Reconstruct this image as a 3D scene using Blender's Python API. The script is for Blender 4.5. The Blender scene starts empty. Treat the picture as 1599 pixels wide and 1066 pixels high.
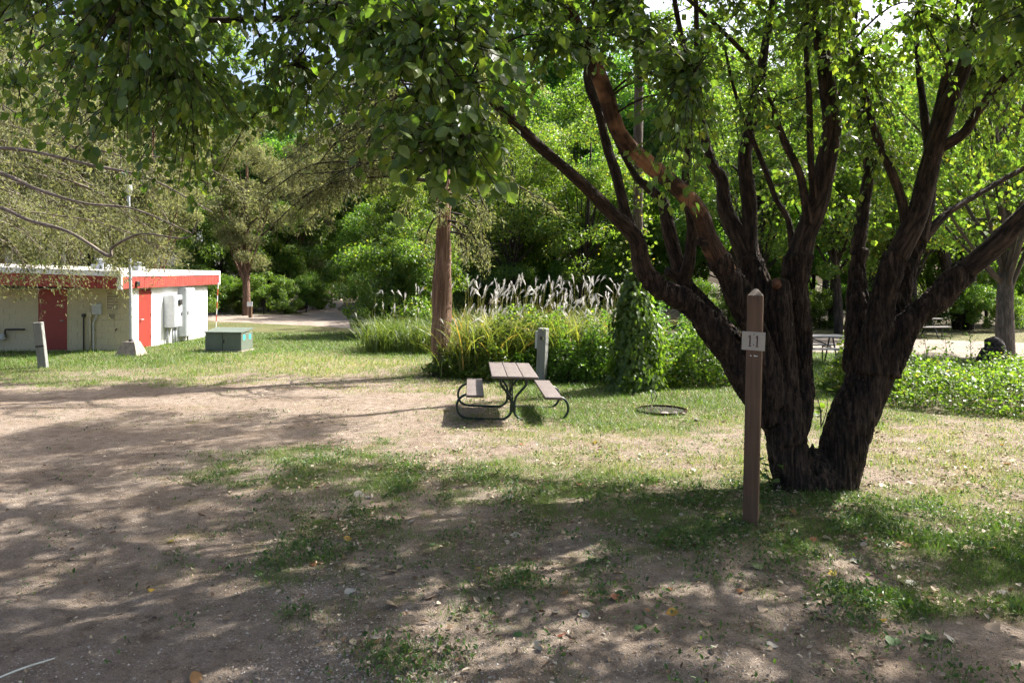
import bpy, math, random
import numpy as np
from mathutils import Vector, Matrix, Euler

random.seed(11)
rng = np.random.default_rng(11)
C = bpy.context.scene.collection
sc = bpy.context.scene
PI = math.pi

# ------------------------------------------------------------------ camera
CAM_H, LENS = 2.3, 26.0
FPX = LENS / 36.0 * 1599.0
HZ = 437.0
cam = bpy.data.cameras.new('camera')
cam.lens = LENS; cam.sensor_width = 36.0
cam.shift_y = -(533.0 - HZ) / 1599.0
cam.clip_start = 0.05; cam.clip_end = 2000
camo = bpy.data.objects.new('camera', cam); C.objects.link(camo)
camo.location = (0, 0, CAM_H); camo.rotation_euler = (PI / 2, 0, 0)
sc.camera = camo

# ------------------------------------------------------------------ light
SUN = Vector((0.80, 0.46, 1.0)).normalized()
elev = math.asin(SUN.z); azim = math.atan2(SUN.x, SUN.y)
w = bpy.data.worlds.new('World'); sc.world = w; w.use_nodes = True
nt = w.node_tree; nt.nodes.clear()
sky = nt.nodes.new('ShaderNodeTexSky'); sky.sky_type = 'NISHITA'; sky.sun_disc = False
sky.sun_elevation = elev; sky.sun_rotation = azim
sky.air_density = 0.75; sky.dust_density = 5.0; sky.ozone_density = 1.0
bg = nt.nodes.new('ShaderNodeBackground'); bg.inputs['Strength'].default_value = 0.11
wo = nt.nodes.new('ShaderNodeOutputWorld')
nt.links.new(sky.outputs[0], bg.inputs[0]); nt.links.new(bg.outputs[0], wo.inputs[0])
sl = bpy.data.lights.new('sun', 'SUN'); sl.energy = 5.0; sl.angle = math.radians(0.53); sl.color = (1.0, 0.955, 0.89)
slo = bpy.data.objects.new('sun', sl); C.objects.link(slo)
slo.rotation_euler = (-SUN).to_track_quat('-Z', 'Y').to_euler(); slo.location = (20, 12, 30)
sc.view_settings.view_transform = 'Standard'; sc.view_settings.look = 'None'
sc.view_settings.gamma = 1.0; sc.view_settings.use_curve_mapping = False
sc.view_settings.exposure = 1.78

sc.render.engine = 'CYCLES'
cy = sc.cycles
cy.max_bounces = 6; cy.diffuse_bounces = 3; cy.glossy_bounces = 2; cy.transmission_bounces = 5; cy.transparent_max_bounces = 4
cy.caustics_reflective = False; cy.caustics_refractive = False
cy.use_adaptive_sampling = True; cy.adaptive_threshold = 0.03
cy.use_denoising = True; cy.denoising_prefilter = 'NONE'; cy.denoising_input_passes = 'RGB_ALBEDO_NORMAL'
cy.sample_clamp_indirect = 8.0

# ------------------------------------------------------------------ helpers: space
def W(px, py, Y):
    return np.array([(px - 799.5) * Y / FPX, Y, CAM_H - (py - HZ) * Y / FPX])

def G(px, py):
    Y = FPX * CAM_H / (py - HZ)
    return np.array([(px - 799.5) * Y / FPX, Y, 0.0])

def _h(ix, iy, iz, seed):
    n = (ix * 374761393 + iy * 668265263 + iz * 2147483647 + seed * 1274126177) & 0xffffffff
    n = ((n ^ (n >> 13)) * 1274126177) & 0xffffffff
    n = ((n ^ (n >> 16)) * 2246822519) & 0xffffffff
    return ((n ^ (n >> 15)) & 0xffffff) / float(0xffffff)

def vnoise(x, y, z=None, seed=0):
    x = np.asarray(x, float); y = np.asarray(y, float)
    z = np.zeros_like(x) if z is None else np.asarray(z, float)
    ix, iy, iz = (np.floor(a).astype(np.int64) for a in (x, y, z))
    fx, fy, fz = x - ix, y - iy, z - iz
    fx, fy, fz = (f * f * (3 - 2 * f) for f in (fx, fy, fz))
    r = 0
    for dx in (0, 1):
        for dy in (0, 1):
            for dz in (0, 1):
                r = r + _h(ix + dx, iy + dy, iz + dz, seed) * (fx if dx else 1 - fx) * (fy if dy else 1 - fy) * (fz if dz else 1 - fz)
    return r

def fbm(x, y, z=None, o=3, seed=0):
    r, a, s = 0, 0.5, 1.0
    for k in range(o):
        r = r + a * vnoise(np.asarray(x) * s, np.asarray(y) * s, None if z is None else np.asarray(z) * s, seed + k)
        a *= 0.5; s *= 2.03
    return r / (1 - 0.5 ** o)

def sstep(a, b, x):
    t = np.clip((x - a) / (b - a), 0, 1); return t * t * (3 - 2 * t)

def nrm(v):
    return v / np.maximum(np.linalg.norm(v, axis=-1, keepdims=True), 1e-9)

# ------------------------------------------------------------------ helpers: mesh and objects
def mk_mesh(name, V, F, attrs=None, smooth=False, mats=()):
    """V (n,3); F list of (m,k) index arrays."""
    me = bpy.data.meshes.new(name)
    V = np.ascontiguousarray(V, dtype=np.float32)
    F = [np.asarray(f, dtype=np.int32) for f in F if len(f)]
    me.vertices.add(len(V)); me.vertices.foreach_set('co', V.ravel())
    nl = sum(f.size for f in F); nf = sum(len(f) for f in F)
    me.loops.add(nl); me.polygons.add(nf)
    me.loops.foreach_set('vertex_index', np.concatenate([f.ravel() for f in F]))
    tot = np.concatenate([np.full(len(f), f.shape[1], np.int32) for f in F])
    st = np.concatenate([[0], np.cumsum(tot)[:-1]]).astype(np.int32)
    me.polygons.foreach_set('loop_start', st)
    me.polygons.foreach_set('use_smooth', np.full(nf, bool(smooth)))
    for k, a in (attrs or {}).items():
        a = np.asarray(a, np.float32)
        if a.ndim == 1:
            at = me.attributes.new(k, 'FLOAT', 'POINT'); at.data.foreach_set('value', a)
        else:
            at = me.attributes.new(k, 'FLOAT_VECTOR', 'POINT'); at.data.foreach_set('vector', a.ravel())
    for m in mats: me.materials.append(m)
    me.update(calc_edges=True)
    return me

def ob(name, me, parent=None, loc=None, rot=None, scale=None):
    o = bpy.data.objects.new(name, me); C.objects.link(o)
    if parent is not None: o.parent = parent
    if loc is not None: o.location = tuple(loc)
    if rot is not None: o.rotation_euler = tuple(rot)
    if scale is not None: o.scale = (scale,) * 3 if np.isscalar(scale) else tuple(scale)
    return o

def tag(o, label=None, cat=None, group=None, kind=None):
    if label: o['label'] = label
    if cat: o['category'] = cat
    if group: o['group'] = group
    if kind: o['kind'] = kind
    return o

def thing(name, label, cat, loc=(0, 0, 0), rot=(0, 0, 0), group=None, scale=None):
    o = ob(name, None, None, loc, rot, scale); o.empty_display_size = 0.2
    return tag(o, label, cat, group)

def copy_tree(o, parent=None):
    c = o.copy(); C.objects.link(c); c.parent = parent
    for ch in list(o.children): copy_tree(ch, c)
    return c

class MB:
    """collects simple solids, builds one mesh"""
    def __init__(s): s.V = []; s.Q = []; s.T = []; s.B = []; s.n = 0
    def add(s, V, Q=(), T=(), B=None):
        V = np.asarray(V, float).reshape(-1, 3)
        s.V.append(V)
        if len(Q): s.Q.append(np.asarray(Q) + s.n)
        if len(T): s.T.append(np.asarray(T) + s.n)
        s.B.append(V * 1.0 if B is None else B)
        s.n += len(V); return s
    def box(s, a, b, bev=0.0):
        a = np.minimum(a, b).astype(float); b2 = np.maximum(np.asarray(a), np.asarray(b)).astype(float)
        b = np.maximum(b2, b)
        x0, y0, z0 = a; x1, y1, z1 = b
        if bev <= 0:
            V = [(x0,y0,z0),(x1,y0,z0),(x1,y1,z0),(x0,y1,z0),(x0,y0,z1),(x1,y0,z1),(x1,y1,z1),(x0,y1,z1)]
            return s.add(V, [(0,3,2,1),(4,5,6,7),(0,1,5,4),(1,2,6,5),(2,3,7,6),(3,0,4,7)])
        e = min(bev, 0.45 * min(b - a))
        V = []; idx = {}
        for ix, (xa, sx) in enumerate(((x0, 1), (x1, -1))):
            for iy, (ya, sy) in enumerate(((y0, 1), (y1, -1))):
                for iz, (za, sz) in enumerate(((z0, 1), (z1, -1))):
                    for ax in range(3):
                        p = [xa + sx * e, ya + sy * e, za + sz * e]; p[ax] = (xa, ya, za)[ax]
                        idx[(ix, iy, iz, ax)] = len(V); V.append(p)
        Q = []; T = []
        for ax in range(3):
            o = [k for k in range(3) if k != ax]
            for sd in (0, 1):
                loop = []
                for (p, q) in ((0,0),(1,0),(1,1),(0,1)):
                    k = [0, 0, 0]; k[ax] = sd; k[o[0]] = p; k[o[1]] = q
                    loop.append(idx[(*k, ax)])
                flip = (sd == 0) != (ax == 1)
                Q.append(loop[::-1] if flip else loop)
        for ax in range(3):
            o = [k for k in range(3) if k != ax]
            for p in (0, 1):
                for q in (0, 1):
                    k0 = [0,0,0]; k1 = [0,0,0]; k1[ax] = 1
                    k0[o[0]] = k1[o[0]] = p; k0[o[1]] = k1[o[1]] = q
                    Q.append([idx[(*k0, o[0])], idx[(*k1, o[0])], idx[(*k1, o[1])], idx[(*k0, o[1])]])
        for ix in (0,1):
            for iy in (0,1):
                for iz in (0,1): T.append([idx[(ix,iy,iz,k)] for k in range(3)])
        return s.add(V, Q, T)
    def tube(s, pts, rad, seg=8, step=None, namp=0.0, nsc=3.0, cap=True, smooth=True, seed=0):
        V, Q, B, n = tube_arrays(pts, rad, seg, step, namp, nsc, smooth, seed)
        T = []
        if cap:
            c0 = len(V); V = np.vstack([V, V[:seg].mean(0), V[-seg:].mean(0)])
            B = np.vstack([B, B[:seg].mean(0), B[-seg:].mean(0)])
            for k in range(seg):
                T.append((c0, (k + 1) % seg, k)); T.append((c0 + 1, (n - 1) * seg + k, (n - 1) * seg + (k + 1) % seg))
        return s.add(V, Q, T, B)
    def mesh(s, name, mat, smooth=False, off=None):
        V = np.vstack(s.V)
        B = np.vstack(s.B)
        if off is not None: V = V - np.asarray(off)
        F = []
        if s.Q: F.append(np.vstack(s.Q))
        if s.T: F.append(np.vstack(s.T))
        return mk_mesh(name, V, F, {'bk': B}, smooth, [mat])
    def build(s, name, mat, parent=None, smooth=False, off=None, **k):
        return ob(name, s.mesh(name, mat, smooth, off), parent, **k)

def catmull(P, t):
    P = np.asarray(P, float); n = len(P)
    Q = np.vstack([2 * P[0] - P[1], P, 2 * P[-1] - P[-2]])
    i = np.clip(np.floor(t).astype(int), 0, n - 2); f = (t - i)[:, None]
    p0, p1, p2, p3 = Q[i], Q[i + 1], Q[i + 2], Q[i + 3]
    return 0.5 * ((2 * p1) + (-p0 + p2) * f + (2 * p0 - 5 * p1 + 4 * p2 - p3) * f ** 2 + (-p0 + 3 * p1 - 3 * p2 + p3) * f ** 3)

def tube_arrays(pts, rad, seg=8, step=None, namp=0.0, nsc=3.0, smooth=True, seed=0):
    pts = np.asarray(pts, float); rad = np.asarray(rad, float) * np.ones(len(pts))
    L = np.linalg.norm(np.diff(pts, axis=0), axis=1).sum()
    if smooth and len(pts) > 2:
        n = max(len(pts), int(L / (step or max(rad.mean() * 1.2, L / 60))) + 2)
        t = np.linspace(0, len(pts) - 1, n)
        P = catmull(pts, t); R = np.interp(t, np.arange(len(pts)), rad)
    elif step:
        n = max(2, int(L / step) + 1); t = np.linspace(0, len(pts) - 1, n)
        P = np.stack([np.interp(t, np.arange(len(pts)), pts[:, k]) for k in range(3)], 1); R = np.interp(t, np.arange(len(pts)), rad)
    else:
        P, R = pts, rad; n = len(P)
    T = nrm(np.gradient(P, axis=0))
    up = np.array([0, 0, 1.0]) if abs(T[0][2]) < 0.8 else np.array([1.0, 0, 0])
    N = np.zeros_like(P); u = nrm(np.cross(T[0], np.cross(up, T[0])))
    for i in range(n):
        u = u - T[i] * np.dot(u, T[i]); u = u / max(np.linalg.norm(u), 1e-9); N[i] = u
    Bn = np.cross(T, N)
    a = np.arange(seg) / seg * 2 * PI
    d = np.cos(a)[None, :, None] * N[:, None] + np.sin(a)[None, :, None] * Bn[:, None]
    rr = R[:, None] * np.ones((n, seg))
    s = np.concatenate([[0], np.cumsum(np.linalg.norm(np.diff(P, axis=0), axis=1))])
    bk = np.stack([np.cos(a)[None] * R[:, None], np.sin(a)[None] * R[:, None], np.repeat(s[:, None], seg, 1)], -1)
    if namp > 0:
        nz = fbm(bk[..., 0] * nsc * 3 + seed, bk[..., 1] * nsc * 3, bk[..., 2] * nsc * 0.8, 3, seed) - 0.5
        rr = rr + 2 * namp * nz * np.minimum(1, R[:, None] / 0.06)
    V = P[:, None] + d * rr[..., None]
    i = np.arange(n - 1)[:, None]; k = np.arange(seg)[None]
    Q = np.stack([i * seg + k, i * seg + (k + 1) % seg, (i + 1) * seg + (k + 1) % seg, (i + 1) * seg + k], -1).reshape(-1, 4)
    return V.reshape(-1, 3), Q, bk.reshape(-1, 3), n

def twig_arrays(P0, P1, P2, r0, r1, rings=4):
    """vectorised three-sided twigs along quadratic curves"""
    n = len(P0); t = np.linspace(0, 1, rings)[None, :, None]
    P = (1 - t) ** 2 * P0[:, None] + 2 * t * (1 - t) * P1[:, None] + t ** 2 * P2[:, None]
    D = nrm(P2 - P0); u = nrm(np.cross(D, np.array([0.31, 0.52, 0.79]))); v = np.cross(D, u)
    R = (r0[:, None] * (1 - t[..., 0]) + r1[:, None] * t[..., 0])
    a = np.arange(3) / 3 * 2 * PI
    d = np.cos(a)[None, None, :, None] * u[:, None, None] + np.sin(a)[None, None, :, None] * v[:, None, None]
    V = P[:, :, None] + d * R[..., None, None]
    b = (np.arange(n) * rings * 3)[:, None, None]; i = np.arange(rings - 1)[None, :, None] * 3; k = np.arange(3)[None, None]
    Q = np.stack([b + i + k, b + i + (k + 1) % 3, b + i + 3 + (k + 1) % 3, b + i + 3 + k], -1).reshape(-1, 4)
    return V.reshape(-1, 3), Q

# leaf templates: x along the leaf, y across, z out of the face
T_FAR = (np.array([(0,0,0),(.42,.33,.06),(1,0,-.08),(.42,-.33,.06)]), np.array([(0,3,2,1)]))
T_MID = (np.array([(0,0,0),(.25,.27,.07),(.62,.30,.06),(1,0,-.12),(.62,-.30,.06),(.25,-.27,.07)]), np.array([(0,3,2,1),(0,5,4,3)]))
_nv = []; _nf = []
_xs = [0, .16, .36, .58, .8, 1.0]; _ws = [0, .24, .36, .35, .21, 0]
for i_, (x_, w_) in enumerate(zip(_xs, _ws)):
    zc = -.16 * x_ * x_
    _nv += [(x_, 0, zc), (x_, w_, zc + .22 * w_), (x_, -w_, zc + .22 * w_)]
for i_ in range(5):
    a_, b_ = 3 * i_, 3 * i_ + 3
    _nf += [(a_, b_, b_ + 1, a_ + 1), (a_, a_ + 2, b_ + 2, b_)]
T_NEAR = (np.array(_nv), np.array(_nf))
T_SPRAY = (np.array([(0,-.05,0),(0,.05,0),(.5,.11,.03),(1,.0,-.02),(.5,-.11,.03)]), None)

def leaf_arrays(P, A, N, S, tmpl, wid=1.0):
    A = nrm(A); N = N - A * np.sum(N * A, -1, keepdims=True); N = nrm(N); Bv = np.cross(N, A)
    T, F = tmpl; k = len(T); n = len(P)
    S = np.asarray(S)[:, None, None]
    wv = (np.asarray(wid) * np.ones(n))[:, None, None]
    V = P[:, None] + S * (T[None, :, 0:1] * A[:, None] + T[None, :, 1:2] * wv * Bv[:, None] + T[None, :, 2:3] * N[:, None])
    Fq = (F[None] + (np.arange(n) * k)[:, None, None]).reshape(-1, F.shape[1])
    return V.reshape(-1, 3), Fq

def leaf_mesh(name, P, A, N, S, tmpl, mat, wid=1.0, lv=None, off=None):
    V, F = leaf_arrays(P, A, N, S, tmpl, wid)
    if off is not None: V = V - np.asarray(off)
    lv = rng.random(len(P)) if lv is None else lv
    return mk_mesh(name, V, [F], {'lv': np.repeat(lv, len(tmpl[0]))}, False, [mat])

def rdir(n):
    v = rng.normal(size=(n, 3)); return nrm(v)

# ------------------------------------------------------------------ helpers: materials
class NT:
    def __init__(s, name):
        s.m = bpy.data.materials.new(name); s.m.use_nodes = True; s.t = s.m.node_tree; s.t.nodes.clear()
    def n(s, typ, **k):
        nd = s.t.nodes.new(typ)
        for a, v in k.items():
            if a.startswith('i_'):
                nd.inputs[int(a[2:]) if a[2:].isdigit() else a[2:].replace('_', ' ')].default_value = v
            else: setattr(nd, a, v)
        return nd
    def l(s, a, b): s.t.links.new(a, b)
    def ramp(s, src, stops):
        r = s.n('ShaderNodeValToRGB'); cr = r.color_ramp
        while len(cr.elements) < len(stops): cr.elements.new(0.5)
        for e, (p, c) in zip(cr.elements, stops):
            e.position = p; e.color = (*c, 1) if len(c) == 3 else c
        s.l(src, r.inputs[0]); return r.outputs[0]
    def mix(s, fac, a, b, typ='MIX'):
        m = s.n('ShaderNodeMix', data_type='RGBA', blend_type=typ)
        for sock, v in ((m.inputs['Factor'], fac), (m.inputs[6], a), (m.inputs[7], b)):
            if isinstance(v, (int, float)): sock.default_value = v
            elif isinstance(v, tuple): sock.default_value = (*v, 1)
            else: s.l(v, sock)
        return m.outputs[2]
    def math(s, op, a, b=0.0, clamp=False):
        m = s.n('ShaderNodeMath', operation=op, use_clamp=clamp)
        for sock, v in ((m.inputs[0], a), (m.inputs[1], b)):
            if isinstance(v, (int, float)): sock.default_value = v
            else: s.l(v, sock)
        return m.outputs[0]
    def attr(s, name):
        return s.n('ShaderNodeAttribute', attribute_name=name)
    def noise(s, vec, scale, detail=4, rough=.55):
        nz = s.n('ShaderNodeTexNoise'); nz.inputs['Scale'].default_value = scale
        nz.inputs['Detail'].default_value = detail; nz.inputs['Roughness'].default_value = rough
        if vec is not None: s.l(vec, nz.inputs['Vector'])
        return nz.outputs[0]
    def mapping(s, vec, scale):
        m = s.n('ShaderNodeMapping'); m.inputs['Scale'].default_value = scale; s.l(vec, m.inputs[0]); return m.outputs[0]
    def pos(s): return s.n('ShaderNodeTexCoord').outputs['Object']
    def bump(s, h, strength=.5, dist=.01):
        b = s.n('ShaderNodeBump'); b.inputs['Strength'].default_value = strength; b.inputs['Distance'].default_value = dist
        s.l(h, b.inputs['Height']); return b.outputs[0]
    def pbsdf(s, col, rough=.6, metal=0.0, normal=None, spec=.4):
        p = s.n('ShaderNodeBsdfPrincipled')
        if isinstance(col, tuple): p.inputs['Base Color'].default_value = (*col, 1)
        else: s.l(col, p.inputs['Base Color'])
        if isinstance(rough, (int, float)): p.inputs['Roughness'].default_value = rough
        else: s.l(rough, p.inputs['Roughness'])
        p.inputs['Metallic'].default_value = metal; p.inputs['Specular IOR Level'].default_value = spec
        if normal is not None: s.l(normal, p.inputs['Normal'])
        return p.outputs[0]
    def out(s, sh):
        o = s.n('ShaderNodeOutputMaterial'); s.l(sh, o.inputs[0]); return s.m

def mat_leaf(name, stops, trans=.45, tcol=None, rough=.42, spec=.5, objvar=.25):
    """stops: colour ramp over the per-leaf random value"""
    t = NT(name)
    lv = t.attr('lv').outputs['Fac']
    col = t.ramp(lv, stops)
    oi = t.n('ShaderNodeObjectInfo').outputs['Random']
    hs = t.n('ShaderNodeHueSaturation')
    t.l(t.math('ADD', t.math('MULTIPLY', oi, .05 * objvar / .25), .5 - .025 * objvar / .25), hs.inputs['Hue'])
    t.l(t.math('ADD', t.math('MULTIPLY', oi, objvar * 1.6), 1 - objvar * .8), hs.inputs['Value'])
    t.l(col, hs.inputs['Color']); col = hs.outputs[0]
    p = t.pbsdf(col, rough, 0, None, spec)
    tr = t.n('ShaderNodeBsdfTranslucent')
    tc = t.mix(1.0, col, tcol or (1.5, 1.6, .5), 'MULTIPLY'); t.l(tc, tr.inputs[0])
    mx = t.n('ShaderNodeMixShader'); mx.inputs[0].default_value = trans
    t.l(p, mx.inputs[1]); t.l(tr.outputs[0], mx.inputs[2])
    return t.out(mx.outputs[0])

def mat_bark(name, dark, light, scale=1.0, stretch=.22, bump=.8, use='bk', patch=None):
    t = NT(name)
    v = t.attr('bk').outputs['Vector'] if use == 'bk' else t.pos()
    m = t.mapping(v, (scale, scale, scale * stretch))
    n1 = t.noise(m, 22, 5, .62); n2 = t.noise(m, 60, 3, .6)
    m2 = t.mapping(v, (scale, scale, scale * stretch * .55))
    rg = t.math('ABSOLUTE', t.math('SUBTRACT', t.noise(m2, 17, 4, .6), .5))
    rg2 = t.math('ABSOLUTE', t.math('SUBTRACT', t.noise(m, 9, 5, .65), .5))
    crack = t.math('ADD', t.math('MULTIPLY', rg, 4.0, True), t.math('MULTIPLY', rg2, 2.2, True))
    crack = t.math('MULTIPLY', crack, .6, True)
    h = t.math('ADD', t.math('MULTIPLY', crack, .6), t.math('ADD', t.math('MULTIPLY', n1, .7), t.math('MULTIPLY', n2, .25)))
    col = t.ramp(t.math('MULTIPLY', h, .68), [(0.34, dark), (0.50, tuple(a * .6 + b * .4 for a, b in zip(dark, light))), (0.72, light)])
    fl = t.ramp(t.noise(v, 40, 3, .6), [(.66, (0, 0, 0)), (.74, (1, 1, 1))]); col = t.mix(t.math('MULTIPLY', fl, .5), col, tuple(min(1, c * 2.2) for c in light))
    if patch:
        pn = t.noise(v, 2.2, 3, .5)
        f = t.ramp(pn, [(.50, (0, 0, 0)), (.58, (1, 1, 1))])
        col = t.mix(t.math('MULTIPLY', f, t.math('ADD', t.math('MULTIPLY', h, .6), .25), True), col, patch)
    return t.out(t.pbsdf(col, .85, 0, t.bump(h, bump, .04), .25))

def mat_paint(name, col, rough=.5, var=.12, scale=6, metal=0.0, bump=.0, dirt=None, spec=.4):
    t = NT(name); p = t.pos()
    n1 = t.noise(p, scale, 5, .6); n2 = t.noise(p, scale * 9, 3, .6)
    d = tuple(c * (1 - var * 2) for c in col); b = tuple(min(1, c * (1 + var)) for c in col)
    c = t.ramp(t.math('ADD', t.math('MULTIPLY', n1, .7), t.math('MULTIPLY', n2, .3)), [(.3, d), (.55, col), (.75, b)])
    if dirt:
        f = t.ramp(t.noise(p, scale * 1.7, 6, .7), [(.55, (0, 0, 0)), (.78, (1, 1, 1))]); c = t.mix(t.math('MULTIPLY', f, .75), c, dirt)
    nm = t.bump(t.math('ADD', n2, n1), bump, .01) if bump else None
    return t.out(t.pbsdf(c, rough, metal, nm, spec))

def mat_wood(name, c0, c1, axis=0, rough=.7, scale=1.0, bump=.35):
    t = NT(name); p = t.pos()
    s = [38 * scale] * 3; s[axis] = 2.2 * scale
    n1 = t.noise(t.mapping(p, tuple(s)), 1.0, 6, .65)
    n2 = t.noise(p, 3.0 * scale, 3, .5)
    h = t.math('ADD', t.math('MULTIPLY', n1, .75), t.math('MULTIPLY', n2, .25))
    return t.out(t.pbsdf(t.ramp(h, [(.32, c0), (.66, c1)]), rough, 0, t.bump(n1, bump, .004), .35))

# ------------------------------------------------------------------ ground cover map (grass share, dryness), by place
_ctl = """0 520 95 10|100 565 90 15|0 570 90 15|250 560 95 10|400 530 100 5|550 535 100 5|650 550 100 10|300 582 70 40|450 572 75 60|600 572 70 60
350 592 30 60|550 600 25 70|650 598 45 60|50 592 50 25|150 590 55 25|250 594 40 30|0 620 0 0|150 620 4 0|300 620 4 0|450 618 0 0|600 625 0 0|0 700 0 0|200 700 0 0
400 680 0 0|550 660 2 0|640 655 5 0|0 800 0 0|200 800 0 0|330 785 5 0|0 950 0 0|200 950 0 0|350 950 3 0|400 1040 0 0|150 1050 0 0|320 870 5 0
725 642 22 50|765 652 25 50|830 645 80 15|870 610 100 5|950 610 100 5|700 600 60 50|740 622 45 50|950 650 88 20|1050 655 80 25|1100 620 90 10|1150 680 45 55
690 690 20 50|800 690 35 45|900 700 40 50|1000 712 35 60|1100 722 35 60|400 745 50 5|500 722 60 5|590 700 55 10|600 762 60 0|750 760 55 0|900 762 60 0|1050 772 65 0
1150 785 65 0|450 800 35 0|600 820 45 0|800 820 32 0|950 835 26 0|1080 825 42 0|480 885 25 0|600 905 20 5|750 905 14 5|700 960 14 0|600 960 14 0|850 890 30 0|1000 900 20 5
900 965 3 0|1000 1000 3 0|800 1040 8 0|1100 955 3 0|1150 885 15 20|1250 888 35 10|1250 965 10 0|1200 1040 0 0|1400 1045 3 0|1550 1040 5 0|1350 920 45 0|1450 940 65 0
1560 930 65 0|1450 865 70 0|1300 850 58 0|1400 800 65 0|1550 835 75 0|1599 885 75 0|1250 805 58 0|1550 985 15 0|1450 1000 12 0|1400 762 42 50|1500 722 38 70|1450 682 45 70
1580 702 42 70|1380 642 65 40|1550 785 42 45|1200 600 90 15|1290 600 100 5|1290 650 75 30|1300 575 100 0|1450 600 60 20|1560 600 60 20|900 560 90 10|700 540 90 10|1180 720 40 55"""
_cp = np.array([[float(v) for v in q.split()] for ln in _ctl.split('\n') for q in ln.split('|')])
_cY = FPX * CAM_H / (_cp[:, 1] - HZ); _cu = (_cp[:, 0] - 799.5) / FPX * 3.0; _cv = np.log(_cY) * 2.4

def cover(x, y):
    x = np.asarray(x, float); y = np.asarray(y, float)
    yy = np.clip(y, 3.2, 60); u = np.clip(x / yy, -.95, .95) * 3.0; v = np.log(yy) * 2.4
    g = np.zeros(x.shape); d = np.zeros(x.shape)
    for s in range(0, x.size, 20000):
        sl_ = slice(s, s + 20000)
        dd = (u.ravel()[sl_, None] - _cu) ** 2 + (v.ravel()[sl_, None] - _cv) ** 2 + 2e-3
        wt = dd ** -2.2; wt /= wt.sum(1, keepdims=True)
        g.ravel()[sl_] = wt @ (_cp[:, 2] / 100); d.ravel()[sl_] = wt @ (_cp[:, 3] / 100)
    n1 = fbm(x * .9, y * .9, None, 4, 3) - .5; n2 = fbm(x * 3.3, y * 3.3, None, 3, 9) - .5
    g = np.clip(g * 1.04, 0, 1); amp = 4 * g * (1 - g) + .08
    g = np.clip(g + amp * (n1 * .55 + n2 * 1.0), 0, 1)
    return g, np.clip(d * .88 + n1 * .5, 0, 1)

def gravel_at(x, y):
    # a streak of loose limestone along the edge of the drive
    ty = np.clip((y - 4.0) / 5.0, 0, 1)
    cx = -.85 - 1.35 * ty; wd = .62 - .32 * ty
    return np.exp(-((x - cx) / wd) ** 2) * sstep(9.4, 7.5, y) * (.35 + .65 * sstep(6.2, 4.4, y)) * sstep(.25, .6, fbm(x * 1.6, y * 1.6, None, 3, 21))

def gz(x, y):
    x = np.asarray(x, float); y = np.asarray(y, float)
    z = .05 * (fbm(x * .35, y * .35, None, 2, 31) - .5)
    return z

def gz1(x, y): return float(gz(np.array([x]), np.array([y]))[0])

def axis_vals(lo, d0, d1, hi, st):
    a = list(np.arange(d0, d1, st)); s = st; v = d1
    while v < hi: a.append(v); s *= 1.18; v += s
    a.append(hi); s = st; v = d0 - st; b = []
    while v > lo: b.append(v); s *= 1.18; v -= s
    b.append(lo)
    return np.array(b[::-1] + a)

xs = axis_vals(-260, -9, 9.5, 260, .085); ys = axis_vals(-120, 3.0, 17, 420, .085)
gx, gy = np.meshgrid(xs, ys); gx = gx.ravel(); gy = gy.ravel()
cg, cd = cover(gx, gy); cgr = gravel_at(gx, gy)
micro = (fbm(gx * 5, gy * 5, None, 3, 41) - .5) * .02 + (fbm(gx * 1.7, gy * 1.7, None, 2, 43) - .5) * .035
near = sstep(24, 14, gy) * sstep(14, 9, np.abs(gx))
gzz = gz(gx, gy) + micro * near
nx, ny = len(xs), len(ys)
ii, jj = np.meshgrid(np.arange(ny - 1), np.arange(nx - 1), indexing='ij')
q = np.stack([ii * nx + jj, ii * nx + jj + 1, (ii + 1) * nx + jj + 1, (ii + 1) * nx + jj], -1).reshape(-1, 4)

t = NT('ground_soil'); p = t.pos()
g_ = t.attr('grass').outputs['Fac']; d_ = t.attr('dry').outputs['Fac']; gr_ = t.attr('gravel').outputs['Fac']
n_big = t.noise(p, 1.1, 5, .6); n_mid = t.noise(p, 7, 6, .65); n_fine = t.noise(p, 55, 5, .7); n_grit = t.noise(p, 190, 3, .7)
dirt = t.ramp(t.math('ADD', t.math('MULTIPLY', n_mid, .55), t.math('MULTIPLY', n_fine, .45)), [(.34, (.11, .088, .070)), (.47, (.25, .213, .178)), (.56, (.30, .262, .225)), (.68, (.45, .405, .36))])
dirt = t.mix(t.math('MULTIPLY', t.ramp(n_big, [(.42, (0, 0, 0)), (.62, (1, 1, 1))]), .55), dirt, t.mix(1.0, dirt, (.72, .66, .60), 'MULTIPLY'))
dirt = t.mix(1.0, dirt, (1.0, .97, .94), 'MULTIPLY')
dirt = t.mix(.6, dirt, t.ramp(n_grit, [(.36, (.05, .045, .04)), (.64, (.62, .56, .50))]), 'SOFT_LIGHT')
spk = t.ramp(t.noise(p, 95, 2, .5), [(.62, (0, 0, 0)), (.68, (1, 1, 1))])
dirt = t.mix(t.math('MULTIPLY', spk, .65), dirt, (.06, .047, .036))
peb = t.n('ShaderNodeTexVoronoi'); peb.inputs['Scale'].default_value = 70; t.l(p, peb.inputs['Vector'])
pm = t.ramp(peb.outputs['Distance'], [(.12, (1, 1, 1)), (.26, (0, 0, 0))])
psel = t.ramp(t.noise(p, 26, 2, .5), [(.54, (0, 0, 0)), (.62, (1, 1, 1))])
pmask = t.math('MULTIPLY', pm, psel)
dirt = t.mix(t.math('MULTIPLY', pmask, .6), dirt, t.ramp(peb.outputs['Color'], [(.2, (.2, .17, .15)), (.8, (.5, .46, .41))]))
moss = t.ramp(t.noise(p, 1.9, 5, .65), [(.56, (0, 0, 0)), (.70, (1, 1, 1))])
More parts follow.
